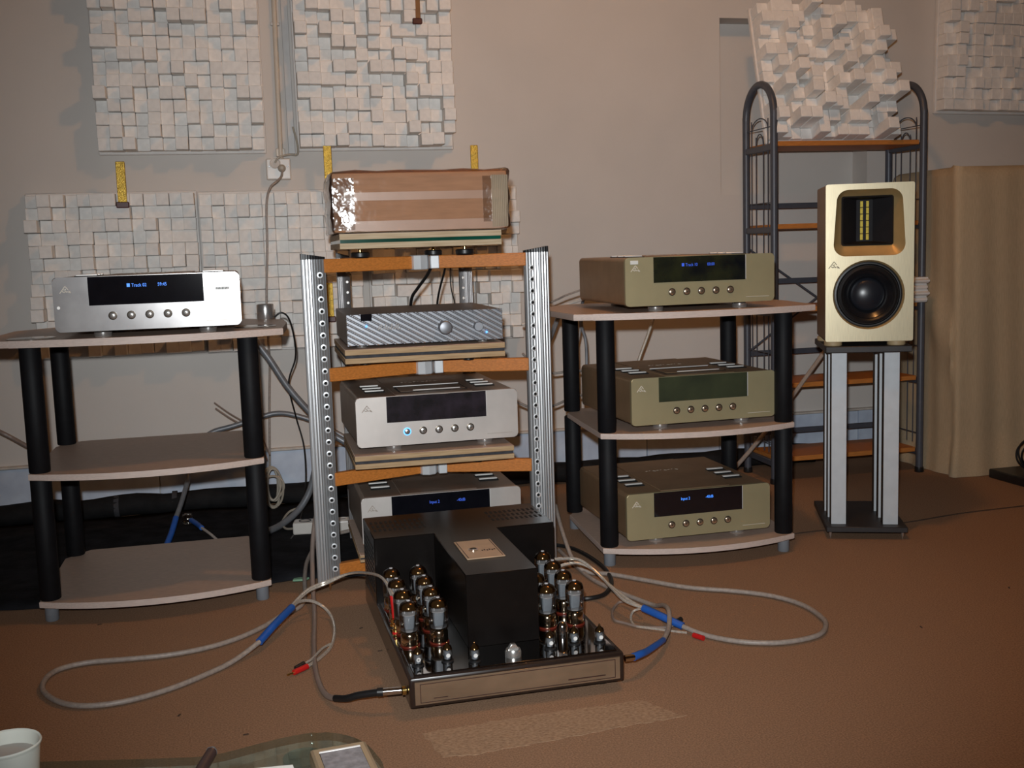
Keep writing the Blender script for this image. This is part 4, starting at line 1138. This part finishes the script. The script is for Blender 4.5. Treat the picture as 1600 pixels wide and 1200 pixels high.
O = (0.08, 2.55, 0)
t = thing('signal_cable', 'brown grey signal cable with black sleeve plugged into the amplifier front left', 'cable', O)
MB().tube(rel([(0.20, 3.42, 0.40), (0.155, 3.30, 0.30), (0.112, 3.20, 0.16), (0.098, 3.08, 0.06), (0.094, 2.95, 0.016), (0.088, 2.82, 0.0075), (0.081, 2.70, 0.0075), (0.075, 2.532, 0.0075), (0.080, 2.41, 0.0075), (0.092, 2.34, 0.009), (0.109, 2.298, 0.018)], O), 0.0066, 10).obj('jacket', MT['cablebrown'], t)
MB().tube(rel([(0.107, 2.302, 0.017), (0.130, 2.272, 0.026), (0.154, 2.257, 0.036), (0.199, 2.236, 0.046)], O), 0.0078, 10).obj('black_sleeve', MT['cableblack'], t)
MB().tube(rel([(0.199, 2.236, 0.046), (0.2425, 2.230, 0.047)], O), 0.0078, 14, smooth=False).obj('plug_body', MT['chrome'], t)
MB().tube(rel([(0.192, 2.237, 0.046), (0.204, 2.235, 0.046)], O), 0.0092, 14, smooth=False).obj('plug_collar', MT['black'], t)

O = (1.0, 2.6, 0)
t = thing('speaker_cable', 'grey speaker cable looping on the carpet before the right stand', 'cable', O)
MB().tube(rel([(0.885, 3.35, 0.141), (0.868, 3.2, 0.085), (0.868, 3.08, 0.03), (0.901, 3.035, 0.0085), (0.951, 3.00, 0.0085), (1.032, 2.907, 0.0085), (1.119, 2.808, 0.0085), (1.23, 2.735, 0.0085), (1.308, 2.661, 0.0085), (1.346, 2.57, 0.0085), (1.344, 2.464, 0.0085), (1.319, 2.403, 0.0085), (1.273, 2.356, 0.0085), (1.199, 2.338, 0.0085), (1.136, 2.345, 0.0085), (1.069, 2.38, 0.0085), (1.014, 2.444, 0.0085), (0.979, 2.503, 0.015)], O), 0.0064, 10).obj('jacket', MT['cablegrey'], t)
MB().tube(rel([(0.981, 2.500, 0.015), (0.942, 2.543, 0.03), (0.910, 2.592, 0.04)], O), 0.0098, 12).obj('blue_sleeve', MT['blue'], t)
MB().tube(rel([(0.91, 2.592, 0.04), (0.874, 2.637, 0.05), (0.867, 2.738, 0.06), (0.852, 2.816, 0.08), (0.812, 2.835, 0.10), (0.775, 2.838, 0.10), (0.742, 2.84, 0.09)], O), 0.0040, 8).obj('wire', MT['cablesilver'], t)
MB().tube(rel([(0.91, 2.592, 0.04), (0.885, 2.645, 0.05), (0.869, 2.755, 0.06), (0.841, 2.81, 0.09), (0.802, 2.829, 0.115), (0.745, 2.86, 0.11)], O), 0.0040, 8).obj('wire', MT['cablesilver'], t)
MB().tube(rel([(0.92, 2.62, 0.03), (0.913, 2.703, 0.02), (0.895, 2.741, 0.01), (0.86, 2.693, 0.006), (0.842, 2.624, 0.006), (0.858, 2.593, 0.006), (0.887, 2.553, 0.006), (0.946, 2.528, 0.006), (0.966, 2.512, 0.018)], O), 0.0036, 8).obj('wire', MT['cablebrown'], t)
MB().tube(rel([(0.92, 2.62, 0.03), (0.897, 2.632, 0.02), (0.882, 2.609, 0.008), (0.878, 2.565, 0.006), (0.90, 2.54, 0.006), (0.98, 2.47, 0.008)], O), 0.0032, 8).obj('wire', MT['cablesilver'], t)
MB().tube(rel([(0.970, 2.535, 0.012), (0.996, 2.548, 0.016)], O), 0.0066, 10, smooth=False).obj('black_plug', MT['black'], t)
MB().tube(rel([(0.990, 2.452, 0.0075), (1.004, 2.424, 0.0075)], O), 0.0066, 10, smooth=False).obj('red_plug', MT['red'], t)

O = (0.75, 2.25, 0)
t = thing('signal_cable', 'signal cable with blue sleeve plugged into the amplifier right side', 'cable', O)
MB().tube(rel([(0.745, 2.252, 0.050), (0.768, 2.254, 0.050)], O), 0.0075, 12, smooth=False).obj('plug_body', MT['tubebase'], t)
MB().tube(rel([(0.766, 2.254, 0.05), (0.790, 2.268, 0.05), (0.809, 2.289, 0.045), (0.849, 2.333, 0.04), (0.886, 2.385, 0.03)], O), lambda q: 0.009 - 0.002 * q, 12).obj('blue_sleeve', MT['blue'], t)
MB().tube(rel([(0.886, 2.385, 0.03), (0.927, 2.456, 0.032), (0.957, 2.533, 0.046), (0.972, 2.61, 0.035), (0.975, 2.68, 0.012), (0.955, 2.75, 0.0075), (0.91, 2.88, 0.0075), (0.885, 3.02, 0.0075), (0.88, 3.3, 0.0075)], O), 0.0062, 10).obj('jacket', MT['cablegrey'], t)
cable('black mains lead curving out behind the tube amplifier', [(0.74, 2.83, 0.05), (0.76, 2.825, 0.02), (0.80, 2.815, 0.0075), (0.838, 2.807, 0.0075), (0.881, 2.828, 0.0075), (0.921, 2.894, 0.0075), (0.946, 2.982, 0.0075), (0.955, 3.10, 0.0075), (0.940, 3.25, 0.0075), (0.905, 3.342, 0.0075), (0.82, 3.40, 0.0075)], 0.0065, MT['cableblack'], name='mains_lead')

# ------------------------------------------------------------------ the glass table in the foreground
T = thing('glass_table', 'wavy glass coffee table at the bottom of the picture', 'table', (-0.1, 1.0, 0))
edge = [(-0.75, 1.345), (-0.60, 1.345), (-0.45, 1.325), (-0.321, 1.301), (-0.274, 1.290), (-0.142, 1.259), (-0.085, 1.250), (-0.035, 1.264), (0.002, 1.274), (0.039, 1.276), (0.068, 1.259), (0.088, 1.232), (0.099, 1.195), (0.103, 1.162), (0.10, 1.06), (0.08, 0.98), (0.0, 0.90), (-0.2, 0.86), (-0.5, 0.86), (-0.75, 0.90), (-0.85, 1.0), (-0.86, 1.2)]
sm = smoothpath([(x, y, 0) for x, y in edge] + [(edge[0][0], edge[0][1], 0)], 4)[:-1]
MB().prism([(p.x + 0.1, p.y - 1.0) for p in sm], 0.390, 0.400, bev=0.002).obj('glass_top', MT['tableglass'], T)
for lx, ly in ((0.018, 1.238), (-0.66, 1.24), (-0.62, 0.97), (-0.02, 0.99)):
    l = MB().cyl((lx + 0.1, ly - 1.0, 0.0), (lx + 0.1, ly - 1.0, 0.38), 0.014, n=16).obj('leg', MT['chrome'], T)
    MB().lathe([(0.023, 0.380), (0.024, 0.382), (0.024, 0.3895)], (lx + 0.1, ly - 1.0, 0), 28).obj('leg_disc', MT['teal'], l)
C = thing('paper_cup', 'white paper cup of milky drink on the glass table', 'cup', (-0.274, 1.136, 0.400))
MB().lathe([(0.0225, 0.0), (0.0235, 0.0), (0.0325, 0.088), (0.0338, 0.0885), (0.0342, 0.0905), (0.0333, 0.092), (0.0318, 0.0908), (0.0305, 0.085), (0.0225, 0.004), (0.001, 0.004)], (0, 0, 0), 36, cap0=False).obj('cup_wall', MT['cup'], C)
MB().lathe([(0.0295, 0.0775), (0.0294, 0.078)], (0, 0, 0), 36).obj('drink', MT['drink'], C)
Rm = thing('remote_control', 'bronze remote control lying on the glass table', 'remote', (0.064, 1.108, 0.400), 6)
MB().box((0, 0, 0.010), (0.064, 0.17, 0.020), 0.004, seg=2).obj('body', MT['remote'], Rm)
MB().box((0, -0.004, 0.0204), (0.046, 0.145, 0.0014), 0.0006).obj('face', MT['remoteface'], Rm)
MB().box((0, 0.0695, 0.0208), (0.046, 0.0035, 0.0018), 0.0006).obj('bright_edge', MT['inset'], Rm)
t = thing('pen', 'dark brown pen tip pointing up from the glass table', 'pen', (-0.088, 1.20, 0.400))
MB().tube([(-0.030, -0.10, 0.007), (0.0, 0.01, 0.012), (0.005, 0.028, 0.014)], lambda q: 0.0072 - 0.001 * q, 10).obj('barrel', MT['darkbrown'], t)
MB().cyl((0.005, 0.028, 0.014), (0.0065, 0.033, 0.0145), 0.0066, 0.004, n=10).obj('cap_end', MT['aludark'], t)
o = MB().prism([(-0.05, -0.12), (0.075, -0.12), (0.06, 0.0), (-0.02, 0.007)], 0.0, 0.0012).obj('paper_sheet', MT['paper'], None, (-0.055, 1.196, 0.4003))
tag(o, 'white paper sheet on the glass table beside the remote', 'paper')
